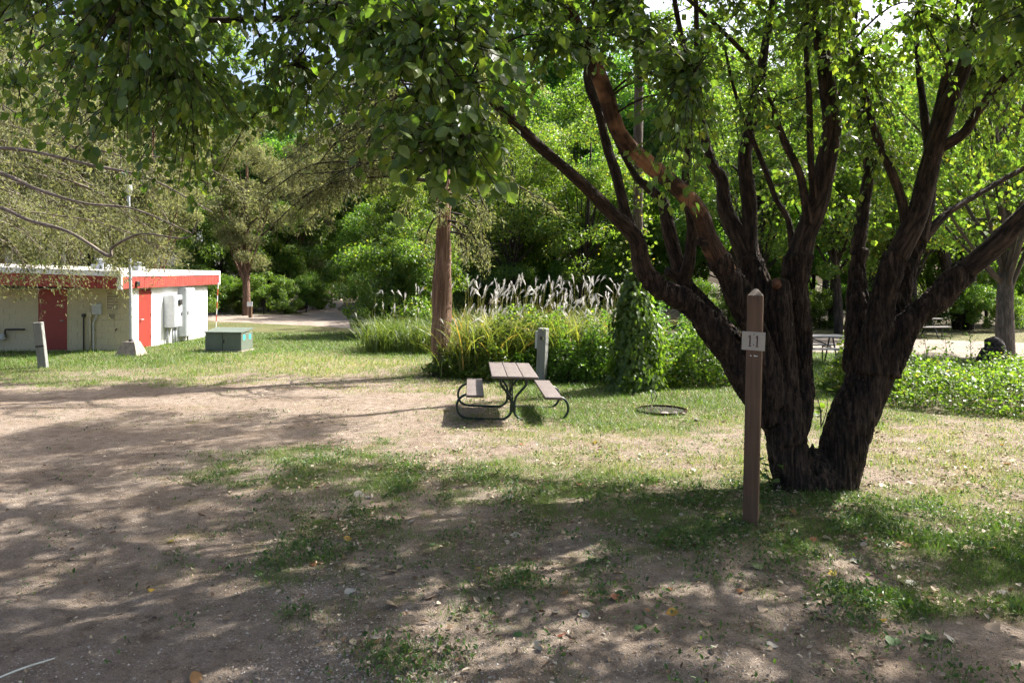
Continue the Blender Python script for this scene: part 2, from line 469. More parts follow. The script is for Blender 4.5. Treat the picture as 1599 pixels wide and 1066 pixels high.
dirt = t.mix(t.math('MULTIPLY', moss, t.math('MULTIPLY', t.ramp(g_, [(.015, (0, 0, 0)), (.09, (1, 1, 1))]), .6)), dirt, t.mix(n_fine, (.10, .085, .025), (.23, .20, .07)))
thatch = t.mix(d_, t.mix(n_fine, (.040, .044, .017), (.13, .14, .05)), t.mix(n_fine, (.17, .13, .07), (.38, .31, .19)))
gmask = t.ramp(t.math('ADD', g_, t.math('MULTIPLY', t.math('SUBTRACT', n_fine, .5), 1.7)), [(.40, (0, 0, 0)), (.66, (1, 1, 1))])
col = t.mix(gmask, dirt, thatch)
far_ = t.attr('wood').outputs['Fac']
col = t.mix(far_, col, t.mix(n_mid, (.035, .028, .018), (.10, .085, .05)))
hgt = t.math('ADD', t.math('MULTIPLY', n_mid, .8), t.math('ADD', t.math('MULTIPLY', n_fine, .55), t.math('ADD', t.math('MULTIPLY', n_grit, .2), t.math('MULTIPLY', pmask, .35))))
ground_mat = t.out(t.pbsdf(col, .95, 0, t.bump(hgt, 1.0, .045), .15))
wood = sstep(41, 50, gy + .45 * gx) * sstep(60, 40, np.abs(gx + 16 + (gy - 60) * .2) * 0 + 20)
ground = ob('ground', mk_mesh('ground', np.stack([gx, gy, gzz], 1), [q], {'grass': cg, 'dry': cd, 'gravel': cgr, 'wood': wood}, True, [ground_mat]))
tag(ground, kind='structure')

# gravel road beyond the lawn, and the track that leaves it into the wood
def strip(name, pts, hw, mat, lift):
    pts = np.array(pts, float); n = 90
    tt = np.linspace(0, len(pts) - 1, n); P = catmull(np.c_[pts, np.zeros(len(pts))], tt)[:, :2]
    T = nrm(np.gradient(P, axis=0)); N = np.stack([-T[:, 1], T[:, 0]], 1)
    V = []; m = 9
    for k in range(m):
        s = (k / (m - 1) * 2 - 1)
        wob = hw * (1 + (.10 * (fbm(P[:, 0] * .8, P[:, 1] * .8, None, 3, 5 + (s > 0)) - .5) * 2 if abs(s) == 1 else 0))
        q_ = P + N * (s * wob)[:, None] if not np.isscalar(wob) else P + N * s * wob
        V.append(np.c_[q_, gz(q_[:, 0], q_[:, 1]) + lift + .05 * (1 - s * s)])
    V = np.stack(V, 1).reshape(-1, 3)
    i = np.arange(n - 1)[:, None]; k = np.arange(m - 1)[None]
    F = np.stack([i * m + k, (i + 1) * m + k, (i + 1) * m + k + 1, i * m + k + 1], -1).reshape(-1, 4)[:, ::-1]
    return tag(ob(name, mk_mesh(name, V, [F], None, True, [mat])), kind='structure')
t = NT('road_gravel'); p = t.pos()
c_ = t.ramp(t.math('ADD', t.math('MULTIPLY', t.noise(p, .8, 5, .6), .5), t.math('MULTIPLY', t.noise(p, 22, 5, .7), .5)), [(.32, (.14, .112, .088)), (.5, (.22, .184, .150)), (.68, (.30, .258, .22))])
road_mat = t.out(t.pbsdf(c_, .95, 0, t.bump(t.noise(p, 30, 5, .7), .7, .03), .15))
strip('gravel_road', [(44, 9), (30, 17), (15.5, 24.6), (6, 29.5), (-3, 36), (-11, 42), (-26, 50), (-60, 60)], 3.7, road_mat, .004)
strip('forest_path', [(-8, 42.5), (-12.5, 50), (-15.2, 58), (-17.5, 70), (-22, 90)], 1.5, road_mat, .012)

# ------------------------------------------------------------------ materials
M = {}
M['tree_bark'] = mat_bark('tree_bark', (.012, .008, .006), (.135, .086, .058), 1.0, .25, 1.0)
M['tree_bark_obj'] = mat_bark('tree_bark_lower', (.012, .008, .006), (.135, .086, .058), 1.0, .22, 1.0, use='pos')
M['tree_bark_torn'] = mat_bark('tree_bark_torn', (.03, .017, .011), (.15, .085, .055), 1.0, .18, .9, patch=(.40, .21, .11))
M['twig'] = mat_bark('twig_bark', (.02, .015, .011), (.10, .075, .055), 1.0, .3, .3)
M['twig_grey'] = mat_bark('dead_twig_bark', (.10, .082, .065), (.30, .25, .205), 1.0, .3, .5)
M['cedar_bark'] = mat_bark('cedar_bark', (.09, .05, .032), (.46, .30, .21), .9, .06, 1.0)
M['far_bark'] = mat_bark('far_bark', (.02, .015, .012), (.12, .09, .07), .6, .2, .8)
M['grey_bark'] = mat_bark('grey_bark', (.06, .05, .04), (.22, .18, .15), .7, .2, .9)
M['tree_leaf'] = mat_leaf('tree_leaf', [(0, (.045, .085, .028)), (.45, (.085, .14, .040)), (.9, (.15, .20, .05)), (1, (.24, .20, .04))], .55, (1.9, 2.0, .5), .36, .55, .0)
M['wood_leaf'] = mat_leaf('wood_leaf', [(0, (.045, .085, .022)), (.5, (.080, .14, .034)), (1, (.15, .215, .055))], .58, (1.8, 2.0, .5), .45, .5, .25)
M['lime_leaf'] = mat_leaf('lime_leaf', [(0, (.065, .115, .028)), (.5, (.11, .175, .038)), (.92, (.17, .225, .055)), (1, (.34, .27, .06))], .55, (1.6, 1.75, .55), .42, .45, .15)
M['bush_leaf'] = mat_leaf('bush_leaf', [(0, (.050, .10, .022)), (.6, (.105, .18, .035)), (.93, (.17, .24, .05)), (1, (.30, .24, .06))], .52, (1.6, 1.8, .5), .4, .5, .2)
M['weed_leaf'] = mat_leaf('weed_leaf', [(0, (.030, .065, .018)), (.6, (.062, .115, .028)), (1, (.11, .17, .04))], .35, (1.5, 1.7, .5), .45, .4, .0)
M['cedar_leaf'] = mat_leaf('cedar_leaf', [(0, (.085, .10, .05)), (.5, (.17, .185, .095)), (1, (.28, .29, .16))], .45, (1.5, 1.5, .8), .6, .3, .15)
M['grass'] = mat_leaf('grass_blade', [(0, (.042, .085, .016)), (.42, (.10, .175, .03)), (.55, (.17, .235, .05)), (.75, (.30, .26, .12)), (1, (.44, .36, .20))], .4, (1.4, 1.5, .6), .5, .4, 0)
M['reed'] = mat_leaf('reed_blade', [(0, (.07, .11, .03)), (.55, (.15, .20, .055)), (.8, (.30, .29, .08)), (.93, (.42, .30, .10)), (1, (.45, .19, .06))], .42, (1.5, 1.5, .6), .45, .4, .05)
M['plume'] = mat_leaf('plume', [(0, (.42, .40, .385)), (1, (.68, .67, .655))], .5, (1.1, 1.1, 1.05), .6, .3, .08)
M['litter'] = mat_leaf('litter', [(0, (.06, .035, .02)), (.3, (.20, .13, .075)), (.6, (.32, .25, .17)), (1, (.46, .40, .31))], .15, (1.2, 1.1, .8), .6, .3, .0)
for nm, c in (('tan', (.42, .33, .22)), ('rust', (.30, .13, .06)), ('yellow', (.38, .25, .035)), ('green', (.10, .16, .05)), ('grey', (.34, .31, .27))):
    M['dead_' + nm] = mat_leaf('dead_leaf_' + nm, [(0, tuple(x * .8 for x in c)), (1, tuple(x * 1.15 for x in c))], .2, (1.2, 1.15, .8), .55, .3, .2)
M['stone'] = mat_paint('limestone', (.24, .21, .18), .9, .3, 14, 0, .5)
M['post_paint'] = mat_wood('brown_post_paint', (.080, .044, .024), (.145, .084, .048), 2, .55, 1.0, .5)
M['raw_wood'] = mat_wood('raw_wood', (.20, .15, .12), (.38, .32, .27), 2, .8, 1.0, .4)
M['plate'] = mat_paint('sign_plate', (.42, .37, .30), .6, .06, 9, 0, .1)
M['digit'] = mat_paint('sign_digit', (.06, .025, .02), .6, .1, 20)
M['plank'] = mat_wood('plank', (.080, .062, .056), (.150, .126, .115), 1, .62, 1.0, .3)
M['far_plank'] = mat_wood('far_plank', (.24, .22, .20), (.42, .39, .36), 0, .7, 1.0, .3)
M['green_steel'] = mat_paint('green_steel', (.012, .028, .020), .35, .2, 12)
M['dark_steel'] = mat_paint('dark_steel', (.03, .028, .026), .45, .2, 12)
M['rust'] = mat_paint('rusted_steel', (.045, .024, .017), .95, .35, 16, 0, .4, None, .1)
M['post_grey'] = mat_wood('grey_post_paint', (.13, .135, .125), (.23, .235, .22), 2, .7, 1.0, .3)
M['cream'] = mat_paint('cream_block_paint', (.44, .40, .27), .75, .09, 2.4, 0, .2, (.33, .29, .19))
M['white'] = mat_paint('white_paint', (.76, .76, .74), .6, .04, 3)
M['red'] = mat_paint('red_paint', (.28, .042, .030), .65, .18, 3, 0, .1, (.22, .06, .045))
M['red_door'] = mat_paint('red_door_paint', (.22, .030, .021), .5, .06, 2)
M['galv'] = mat_paint('galvanised', (.42, .45, .47), .42, .08, 8, .35)
M['grey_box'] = mat_paint('grey_enamel', (.36, .39, .40), .42, .06, 6)
M['dark_slot'] = mat_paint('dark_slot', (.02, .02, .02), .8, .2, 8)
M['slat'] = mat_paint('louvre_slat', (.26, .23, .19), .6, .15, 12)
M['concrete'] = mat_paint('concrete', (.26, .22, .18), .9, .25, 9, 0, .5)
M['roofing'] = mat_paint('roofing', (.36, .34, .31), .85, .15, 4, 0, .3)
M['trafo'] = mat_paint('transformer_green', (.115, .14, .11), .5, .08, 5)
M['tag'] = mat_paint('tag_cyan', (.05, .52, .42), .5, .05, 9)
M['label_white'] = mat_paint('label_white', (.8, .8, .78), .5, .03, 9)
M['label_red'] = mat_paint('label_red', (.6, .08, .04), .5, .05, 9)
M['charred'] = mat_bark('charred_stump', (.010, .008, .007), (.085, .068, .055), 1.0, .4, 1.0)

# ------------------------------------------------------------------ the many-stemmed tree
TB = G(1275, 762)
big = thing('shade_tree', 'large dark many-stemmed tree with overhanging leafy limbs behind the number post', 'tree', TB)
attach = []     # points along the limbs that twigs may grow from

def wpts(spec):
    return np.array([W(a, b, c) for a, b, c, _ in spec]), np.array([r for *_, r in spec])

lower = MB()
LOW = [
 [(1246,792,8.2,.36),(1243,760,8.2,.315),(1234,720,8.2,.285),(1226,680,8.2,.275),(1214,640,8.2,.25),(1200,600,8.2,.22)],
 [(1205,655,8.15,.22),(1165,590,8.1,.195),(1120,525,8.05,.18),(1078,475,8.0,.165),(1038,452,7.95,.15),(1012,432,7.9,.14),(1003,410,7.88,.125)],
 [(1190,615,8.25,.18),(1142,535,8.3,.16),(1098,476,8.3,.14),(1068,442,8.3,.125)],
 [(1208,630,8.1,.21),(1187,545,8.0,.185),(1162,474,7.9,.165),(1136,425,7.85,.15),(1122,400,7.8,.14)],
 [(1222,630,8.4,.2),(1205,530,8.55,.19),(1186,452,8.65,.18),(1166,400,8.72,.165)],
 [(1232,690,8.15,.26),(1222,590,8.15,.205),(1218,510,8.1,.175),(1214,440,8.08,.125)],
 [(1236,720,8.22,.18),(1247,650,8.25,.16),(1255,575,8.3,.115),(1251,500,8.3,.14),(1243,430,8.25,.17),(1252,395,8.2,.155)],
 [(1304,792,8.25,.35),(1306,760,8.25,.30),(1312,730,8.25,.28),(1320,685,8.25,.27),(1340,632,8.25,.285),(1362,580,8.25,.30),(1372,550,8.25,.26)],
 [(1342,580,8.35,.22),(1341,500,8.45,.15),(1338,435,8.55,.12),(1343,390,8.6,.108)],
 [(1360,580,8.15,.23),(1372,505,8.1,.18),(1385,445,8.05,.155),(1400,395,8.0,.142)],
 [(1384,560,8.4,.18),(1402,478,8.5,.13),(1420,422,8.55,.11),(1438,375,8.6,.095)],
 [(1380,580,8.15,.22),(1418,508,8.05,.175),(1464,463,7.95,.15),(1510,421,7.85,.135)],
 [(1275,790,8.22,.42),(1275,750,8.22,.34),(1272,722,8.22,.22),(1270,702,8.22,.07),(1270,690,8.22,.015)],
 [(1234,742,8.2,.15),(1218,764,8.12,.11),(1200,772,8.05,.045)],
 [(1245,742,8.2,.15),(1238,772,8.00,.11),(1226,790,7.85,.045)],
 [(1290,742,8.2,.15),(1290,776,8.00,.11),(1296,793,7.85,.045)],
 [(1314,742,8.2,.15),(1328,766,8.15,.11),(1346,773,8.10,.045)],
 [(1314,742,8.2,.15),(1328,760,8.40,.11),(1344,762,8.50,.045)],
]
for s_ in LOW:
    P_, R_ = wpts(s_); lower.tube(P_, R_ * .79, 14, .05, 0)
tmp = lower.build('tmp_trunk', M['tree_bark_obj'])
md = tmp.modifiers.new('r', 'REMESH'); md.mode = 'VOXEL'; md.voxel_size = .015; md.use_smooth_shade = True
dg = bpy.context.evaluated_depsgraph_get(); ev = tmp.evaluated_get(dg); em = ev.to_mesh()
nv = len(em.vertices); V = np.zeros(nv * 3, np.float32); em.vertices.foreach_get('co', V); V = V.reshape(-1, 3).astype(float)
Nn = np.zeros(nv * 3, np.float32); em.vertices.foreach_get('normal', Nn); Nn = Nn.reshape(-1, 3)
npoly = len(em.polygons); lt = np.zeros(npoly, np.int32); em.polygons.foreach_get('loop_total', lt)
lvx = np.zeros(len(em.loops), np.int32); em.loops.foreach_get('vertex_index', lvx)
Fq = lvx.reshape(-1, 4) if (lt == 4).all() else None
ev.to_mesh_clear(); bpy.data.objects.remove(tmp)
# soften the crotches, then raise ridged bark
for _ in range(9):
    acc = np.zeros_like(V); cnt = np.zeros(nv)
    for a in range(4):
        for b in (1, 3):
            np.add.at(acc, Fq[:, a], V[Fq[:, (a + b) % 4]]); np.add.at(cnt, Fq[:, a], 1)
    V = .5 * V + .5 * acc / cnt[:, None]
rid = 1 - np.abs(fbm(V[:, 0] * 21, V[:, 1] * 21, V[:, 2] * 3.6, 3, 60) * 2 - 1) * 1.6
lump = fbm(V[:, 0] * 3.4, V[:, 1] * 3.4, V[:, 2] * 2.0, 2, 64) - .5
flare = sstep(.45, 0, V[:, 2]) * (fbm(V[:, 0] * 5, V[:, 1] * 5, V[:, 2] * .6, 2, 66) - .35) * .09
V = V + Nn * ((rid - .6) * .05 + lump * .09 + flare)[:, None]
ob('trunk', mk_mesh('trunk', V - TB, [Fq], None, True, [M['tree_bark_obj']]), big)

LIMBS = [
 ('t', [(1010,430,7.9,.13),(1003,410,7.88,.122),(990,371,7.8,.105),(952,326,7.65,.088),(900,279,7.4,.08),(850,235,7.1,.072),(800,185,6.8,.066),(765,150,6.5,.06),(690,95,6.1,.05),(600,60,5.7,.042),(480,30,5.4,.035),(330,30,5.2,.028),(180,20,5.0,.02)]),
 ('t', [(1000,398,7.85,.09),(979,331,7.9,.08),(966,279,7.95,.075),(950,231,8,.07),(935,180,8,.065),(920,120,8,.06),(930,40,8,.05),(925,-40,8,.045),(900,-140,8,.03)]),
 ('t', [(1070,446,8.3,.115),(1052,394,8.35,.105),(1043,357,8.35,.1),(1039,318,8.35,.085),(1015,297,8.3,.065),(992,273,8.3,.05),(960,200,8.3,.04),(935,100,8.3,.03)]),
 ('t', [(1066,446,8.25,.1),(1075,410,8.2,.09),(1079,379,8.15,.085),(1080,352,8.1,.075),(1070,290,8.1,.06),(1075,200,8.1,.05),(1085,80,8.1,.04),(1085,-60,8.1,.03)]),
 ('x', [(1138,430,7.85,.148),(1110,378,7.75,.128),(1092,331,7.65,.12),(1052,292,7.5,.115),(1013,252,7.3,.11),(970,208,7.1,.105),(940,135,6.9,.1),(900,45,6.7,.09),(868,-30,6.5,.08),(800,-110,6.1,.06),(650,-170,5.6,.05),(450,-170,5.2,.04),(250,-150,5,.03)]),
 ('t', [(1168,405,8.72,.155),(1136,331,8.85,.115),(1126,279,8.9,.1),(1108,250,8.95,.08),(1090,160,9,.06),(1060,40,9,.045),(1040,-80,9,.035)]),
 ('t', [(1178,425,8.7,.13),(1172,378,8.7,.115),(1168,313,8.75,.11),(1163,252,8.8,.105),(1170,205,8.85,.1),(1182,140,8.9,.085),(1195,70,9,.07),(1215,-20,9,.06),(1240,-120,9,.045)]),
 ('t', [(1240,412,8.28,.055),(1231,347,8.4,.045),(1214,310,8.45,.042),(1194,260,8.5,.04),(1172,215,8.5,.035),(1150,150,8.4,.028),(1135,70,8.3,.02)]),
 ('t', [(1244,428,8.25,.16),(1258,372,8.2,.152),(1277,318,8.15,.148),(1294,252,8.1,.14),(1300,200,8.1,.13),(1293,140,8.1,.12),(1280,60,8.1,.1),(1262,0,8.1,.085),(1245,-90,8.1,.07),(1230,-200,8,.05)]),
 ('t', [(1264,352,8.1,.06),(1249,279,8.05,.055),(1228,221,8,.05),(1200,150,7.9,.045),(1170,90,7.8,.038),(1110,30,7.6,.03),(1040,-30,7.4,.022)]),
 ('t', [(1270,312,8.1,.05),(1266,250,8,.048),(1265,160,8,.045),(1258,60,8,.035),(1270,-60,7.9,.028)]),
 ('t', [(1341,400,8.58,.11),(1350,330,8.7,.1),(1355,260,8.8,.085),(1340,180,8.9,.07),(1330,80,9,.055),(1350,-60,9.1,.04)]),
 ('t', [(1396,402,8.0,.143),(1428,330,7.95,.135),(1455,245,7.9,.125),(1480,165,7.85,.115),(1500,105,7.8,.1),(1522,40,7.75,.085),(1540,-40,7.7,.07),(1545,-150,7.7,.05)]),
 ('t', [(1416,360,8,.075),(1405,310,7.95,.065),(1388,255,7.9,.06),(1370,200,7.85,.055),(1350,140,7.8,.04),(1320,60,7.7,.03)]),
 ('t', [(1462,238,7.9,.08),(1500,205,7.8,.065),(1526,176,7.7,.06),(1573,116,7.5,.055),(1620,70,7.3,.05),(1700,0,7,.04),(1800,-60,6.7,.03)]),
 ('t', [(1462,205,7.88,.07),(1474,128,7.95,.06),(1490,56,8,.055),(1500,-20,8.1,.045),(1520,-120,8.1,.035)]),
 ('t', [(1436,380,8.6,.08),(1475,340,8.7,.06),(1513,312,8.8,.05),(1592,267,9,.045),(1680,220,9.2,.03)]),
 ('t', [(1436,380,8.6,.094),(1452,310,8.7,.08),(1450,240,8.8,.07),(1440,160,8.9,.06),(1430,60,9,.045),(1440,-60,9,.03)]),
 ('t', [(1506,424,7.86,.134),(1550,385,7.75,.13),(1590,345,7.65,.12),(1650,290,7.5,.1),(1740,200,7.3,.08),(1850,80,7,.06),(1950,-60,6.8,.04)]),
]
for k_, s_ in LIMBS:
    P_, R_ = wpts(s_)
    P_ = P_ + rng.normal(size=P_.shape) * .012; R_ = R_ * np.linspace(.81, .68, len(R_))
    mb = MB().tube(P_, R_, 16 if R_[0] > .07 else 9, .035, .016 if R_[0] > .07 else .008, 4, True, True, int(rng.integers(99)))
    o = mb.build('limb', M['tree_bark_torn' if k_ == 'x' else 'tree_bark'], big, True, TB)
    if k_ == 'x': o['label'] = 'leaning limb with bark torn off to orange wood'
    t_ = np.linspace(.45 * (len(P_) - 1), len(P_) - 1, 40); attach.append(catmull(P_, t_))
for a, b, r in ((( 1066,440,8.28), (1041,424,8.2), .062), ((1112,384,7.75), (1092,378,7.65), .05), ((1243,418,8.2), (1240,398,8.1), .04)):
    MB().tube([W(*a), (W(*a) + W(*b)) / 2 + [0, 0, .01], W(*b)], [r * 1.15, r, r * .92], 10, .03, .008, 4).build('stub', M['tree_bark'], big, True, TB)
MB().tube([W(1213,446,8.0), W(1212,439,7.93)], [.052, .045], 12).build('cut_end', mat_paint('cut_wood', (.14, .06, .03), .8, .3, 22, 0, .3), big, True, TB)
# unseen crown limbs, added above and behind the view to carry shading leaves
for pts, r in (([(2.9,8.2,5.6),(2.2,9.6,6.9),(.9,11.2,7.9),(-.8,12.4,8.4),(-2.5,12.9,8.5)], .09), ([(3.2,8.1,6.0),(1.2,8.4,7.2),(-1.2,9.3,7.8),(-3.2,9.8,7.9)], .08),
               ([(5.3,7.8,5.9),(6.6,8.2,7.0),(8.2,8.8,7.5),(9.8,9.3,7.6)], .08), ([(3.3,8.3,5.6),(3.0,6.4,6.6),(2.2,4.6,6.9),(1.0,3.2,6.8)], .07),
               ([(3.9,8.6,6.4),(4.4,10,7.6),(4.8,11.4,8.3)], .07), ([(2.6,7.0,5.2),(.8,5.6,5.9),(-1.2,4.6,6.0),(-2.8,4.0,5.9)], .06)):
    P_ = np.array(pts); MB().tube(P_, np.linspace(r, .025, len(P_)), 9, .12, .01, 4).build('limb', M['tree_bark'], big, True, TB)
    attach.append(catmull(P_, np.linspace(.3, len(P_) - 1, 30)))
attach = np.vstack(attach)

ZONES = [  # image window of hanging twig tips, depth range, count
 (-120,-60,330,130,4.4,8.5,330), (0,110,330,215,4.6,7.5,95), (60,180,230,262,4.4,5.6,20), (200,-60,540,190,4.6,8.5,330), (170,190,345,320,6.0,7.6,60), (340,150,560,215,5,7,46),
 (540,-60,840,180,3.7,6.2,225), (560,170,800,285,3.8,4.9,62), (600,280,790,318,3.9,4.6,12), (830,-60,1010,110,5,7,150), (560,-60,1000,60,6.5,9,260), (1180,-60,1340,50,5.5,8,70), (430,-60,560,80,5,7.5,60), (985,40,1120,260,5.0,6.6,85), (1010,250,1110,330,5.2,6.0,14),
 (1110,-60,1330,120,6,9.5,190), (1130,120,1330,230,7,9.6,46), (1150,200,1600,400,9,10.6,50), (1300,-60,1620,130,6,9.8,270), (1310,90,1420,260,7,9,80), (1500,60,1640,200,6.5,9,50), (1480,-60,1720,110,4.4,6,46), (1110,230,1450,400,8.4,9.8,26), (1440,120,1640,330,8.4,10,44)]
E = []
for x0, y0, x1, y1, d0, d1, n in ZONES:
    cx = rng.uniform(x0, x1, n); cyy = rng.uniform(y0, y1, n); dd = rng.uniform(d0, d1, n)
    E.append(np.stack([(cx - 799.5) * dd / FPX, dd, CAM_H - (cyy - HZ) * dd / FPX], 1))
nzone = sum(len(e) for e in E)
def shade_fill(x0, x1, y0, y1, h0, h1, n):  # unseen leaf tips added above the frame, outline shaped for ground shade
    x = rng.uniform(x0, x1, n); y = rng.uniform(y0, y1, n); z = 2.6 + .378 * np.maximum(y, 3.6) + rng.uniform(h0, h1, n)
    keep = (fbm(x * .55, y * .55, z * .5, 2, 77) > .40) & (y < np.interp(x, [3.4, 8.1, 10, 14], [13.7, 11.4, 11.0, 10.6]))
    return np.stack([x, y, z], 1)[keep]
E += [shade_fill(-4.6, 2, 6.5, 13.6, .3, 2.4, 3700), shade_fill(2, 14, 4.5, 13.7, .2, 2.4, 11000), shade_fill(-3, 3, 3.6, 6.5, .5, 2.0, 2000), shade_fill(3, 12, 1.5, 5, .4, 2.0, 3400)]
E = np.vstack(E); inview = np.arange(len(E)) < nzone
# branch nodes: every tip hangs from the nearest node, every node from the nearest limb
NB = 700
nodes = E[rng.choice(len(E), NB, replace=False)] + np.stack([rng.normal(0, .15, NB), rng.normal(0, .15, NB), rng.uniform(.15, .5, NB)], 1)
def nearest(A, Bp):
    out = np.zeros(len(A), int)
    for s in range(0, len(A), 500): out[s:s + 500] = ((A[s:s + 500, None] - Bp[None]) ** 2).sum(-1).argmin(1)
    return out
ai = nearest(nodes + [0, 0, -.3], attach); S_ = attach[ai]
mid = (S_ + nodes) / 2 + np.stack([rng.normal(0, .15, NB), rng.normal(0, .15, NB), rng.uniform(.05, .4, NB)], 1)
Vb, Qb = twig_arrays(S_, mid, nodes, np.full(NB, .014), np.full(NB, .006), 7)
ni = nearest(E + [0, 0, .2], nodes); S_ = nodes[ni]
dn = np.linalg.norm(E - S_, axis=1, keepdims=True)
far = dn[:, 0] > 1.3
S_[far] = E[far] + nrm(S_[far] - E[far]) * 1.3
mid = (S_ + E) / 2 + np.c_[rng.normal(0, .07, (len(E), 2)), np.abs(rng.normal(.12, .08, len(E)))]
Vt, Qt = twig_arrays(S_, mid, E, np.full(len(E), .006), np.full(len(E), .002), 3)
ob('twigs', mk_mesh('twigs', np.vstack([Vb, Vt]) - TB, [np.vstack([Qb, Qt + len(Vb)])], {'bk': np.vstack([Vb, Vt])}, True, [M['twig']]), big)['kind'] = 'stuff'
# leaves along the twigs
NL = 15
ti = np.repeat(np.arange(len(E)), NL); tt = np.tile(np.linspace(.15, 1.0, NL), len(E))[:, None] + rng.normal(0, .03, (len(ti), 1))
tt = np.clip(tt, 0, 1)
LP = (1 - tt) ** 2 * S_[ti] + 2 * tt * (1 - tt) * mid[ti] + tt ** 2 * E[ti]
tdir = nrm(E - S_)[ti]
side = rdir(len(ti)); side[:, 2] *= .4
LA = nrm(tdir * .35 + side * .8 + np.array([0, 0, -.55]) + rng.normal(0, .15, side.shape))
LP = LP + LA * rng.uniform(.012, .05, (len(ti), 1)) + rng.normal(0, .025, LP.shape)
LN = nrm(np.array([0, 0, 1.0]) + rng.normal(0, .55, LA.shape))
LS = rng.uniform(.034, .10, len(ti)); LR = rng.random(len(ti)) ** 1.3 * .93 + (rng.random(len(ti)) > .985) * .07
px_ = LP[:, 0] / LP[:, 1] * FPX + 799.5; py_ = HZ - (LP[:, 2] - CAM_H) / LP[:, 1] * FPX
vis = (px_ > 0) & (px_ < 1599) & (py_ > 0) & inview[ti]
order = np.argsort(np.where(vis, LP[:, 1] / LS, 1e9)); pick = order[:260]
rest = np.ones(len(LP), bool); rest[pick] = False
nearm = rest & (LP[:, 1] < 5.3) & inview[ti]; farm = rest & ~nearm
V1, F1 = leaf_arrays(LP[nearm], LA[nearm], LN[nearm], LS[nearm], T_NEAR); V2, F2 = leaf_arrays(LP[farm], LA[farm], LN[farm], LS[farm], T_FAR, 1.15)
lv_ = np.concatenate([np.repeat(LR[nearm], len(T_NEAR[0])), np.repeat(LR[farm], len(T_FAR[0]))])
ob('foliage', mk_mesh('foliage', np.vstack([V1, V2]) - TB, [np.vstack([F1, F2 + len(V1)])], {'lv': lv_}, False, [M['tree_leaf']]), big)['kind'] = 'stuff'
lms = [mk_mesh('leaf', T_NEAR[0] * [1, w_, z_], [T_NEAR[1]], {'lv': np.full(len(T_NEAR[0]), v_)}, True, [M['tree_leaf']]) for w_, z_, v_ in ((1, 1, .25), (.9, 1.5, .5), (1.05, .6, .7), (.85, 1.2, .9))]
for k, i in enumerate(pick):
    A = nrm(LA[i]); N_ = LN[i] - A * np.dot(LN[i], A); N_ = nrm(N_); B_ = np.cross(N_, A)
    o = ob('leaf', lms[k % 4], big); p_ = LP[i] - TB
    o.matrix_local = Matrix([[A[r] * LS[i], B_[r] * LS[i], N_[r] * LS[i], p_[r]] for r in range(3)] + [[0, 0, 0, 1]])

# ------------------------------------------------------------------ cedars
def cedar_foliage(paths, spacing, tw_len, per, leaf, droop=.5, dens=None):
    """feathery sprays along branch paths; returns twig arrays and leaf arrays"""
    P0 = []; D = []
    for P in paths:
        L = np.linalg.norm(np.diff(P, axis=0), axis=1).sum(); n = max(3, int(L / spacing))
        t_ = np.sort(rng.uniform(.25, 1, n)) * (len(P) - 1)
        c_ = catmull(P, t_); d_ = nrm(catmull(P, np.minimum(t_ + .05, len(P) - 1)) - catmull(P, t_ - .05))
        P0.append(c_); D.append(d_)
    P0 = np.vstack(P0); D = np.vstack(D); n = len(P0)
    A = nrm(D * .7 + rdir(n) * .9 + np.array([0, 0, -droop])); L = rng.uniform(.5, 1.2, n)[:, None] * tw_len
    P2 = P0 + A * L + np.array([0, 0, -1.0]) * L * .25; P1 = P0 + A * L * .5
    k = np.repeat(np.arange(n), per); t_ = rng.uniform(.15, 1, (len(k), 1))
    LP = (1 - t_) ** 2 * P0[k] + 2 * t_ * (1 - t_) * P1[k] + t_ ** 2 * P2[k] + rng.normal(0, .05, (len(k), 3)) * tw_len / .5
    LA = nrm(A[k] * .8 + rdir(len(k)) * .8 + [0, 0, -.2]); LN = rdir(len(k))
    return (P0, P1, P2), (LP, LA, LN, rng.uniform(.6, 1.3, len(k)) * leaf)

def add_cedar(root, base, trunk_pts, trunk_r, branches, bmat, br=.035, spacing=.16, tw=.45, per=16, leaf=.085, tm='cedar_bark', buttress=.05):
    MB().tube(trunk_pts, trunk_r, 22, .1, buttress, 1.6, True, True, 5).build('trunk', M[tm], root, True, base)
    bm_ = MB()
    for P in branches: bm_.tube(P, np.linspace(br, .008, len(P)), 5, .25, 0)
    tw_, lf = cedar_foliage(branches, spacing, tw, per, leaf)
    n = len(tw_[0]); Vt, Qt = twig_arrays(*tw_, np.full(n, .006), np.full(n, .002), 3); bm_.add(Vt, Qt)
    bm_.build('branches', bmat, root, True, base)['kind'] = 'stuff'
    ob('foliage', leaf_mesh('foliage', *lf, T_FAR, M['cedar_leaf'], .46, off=base), root)['kind'] = 'stuff'

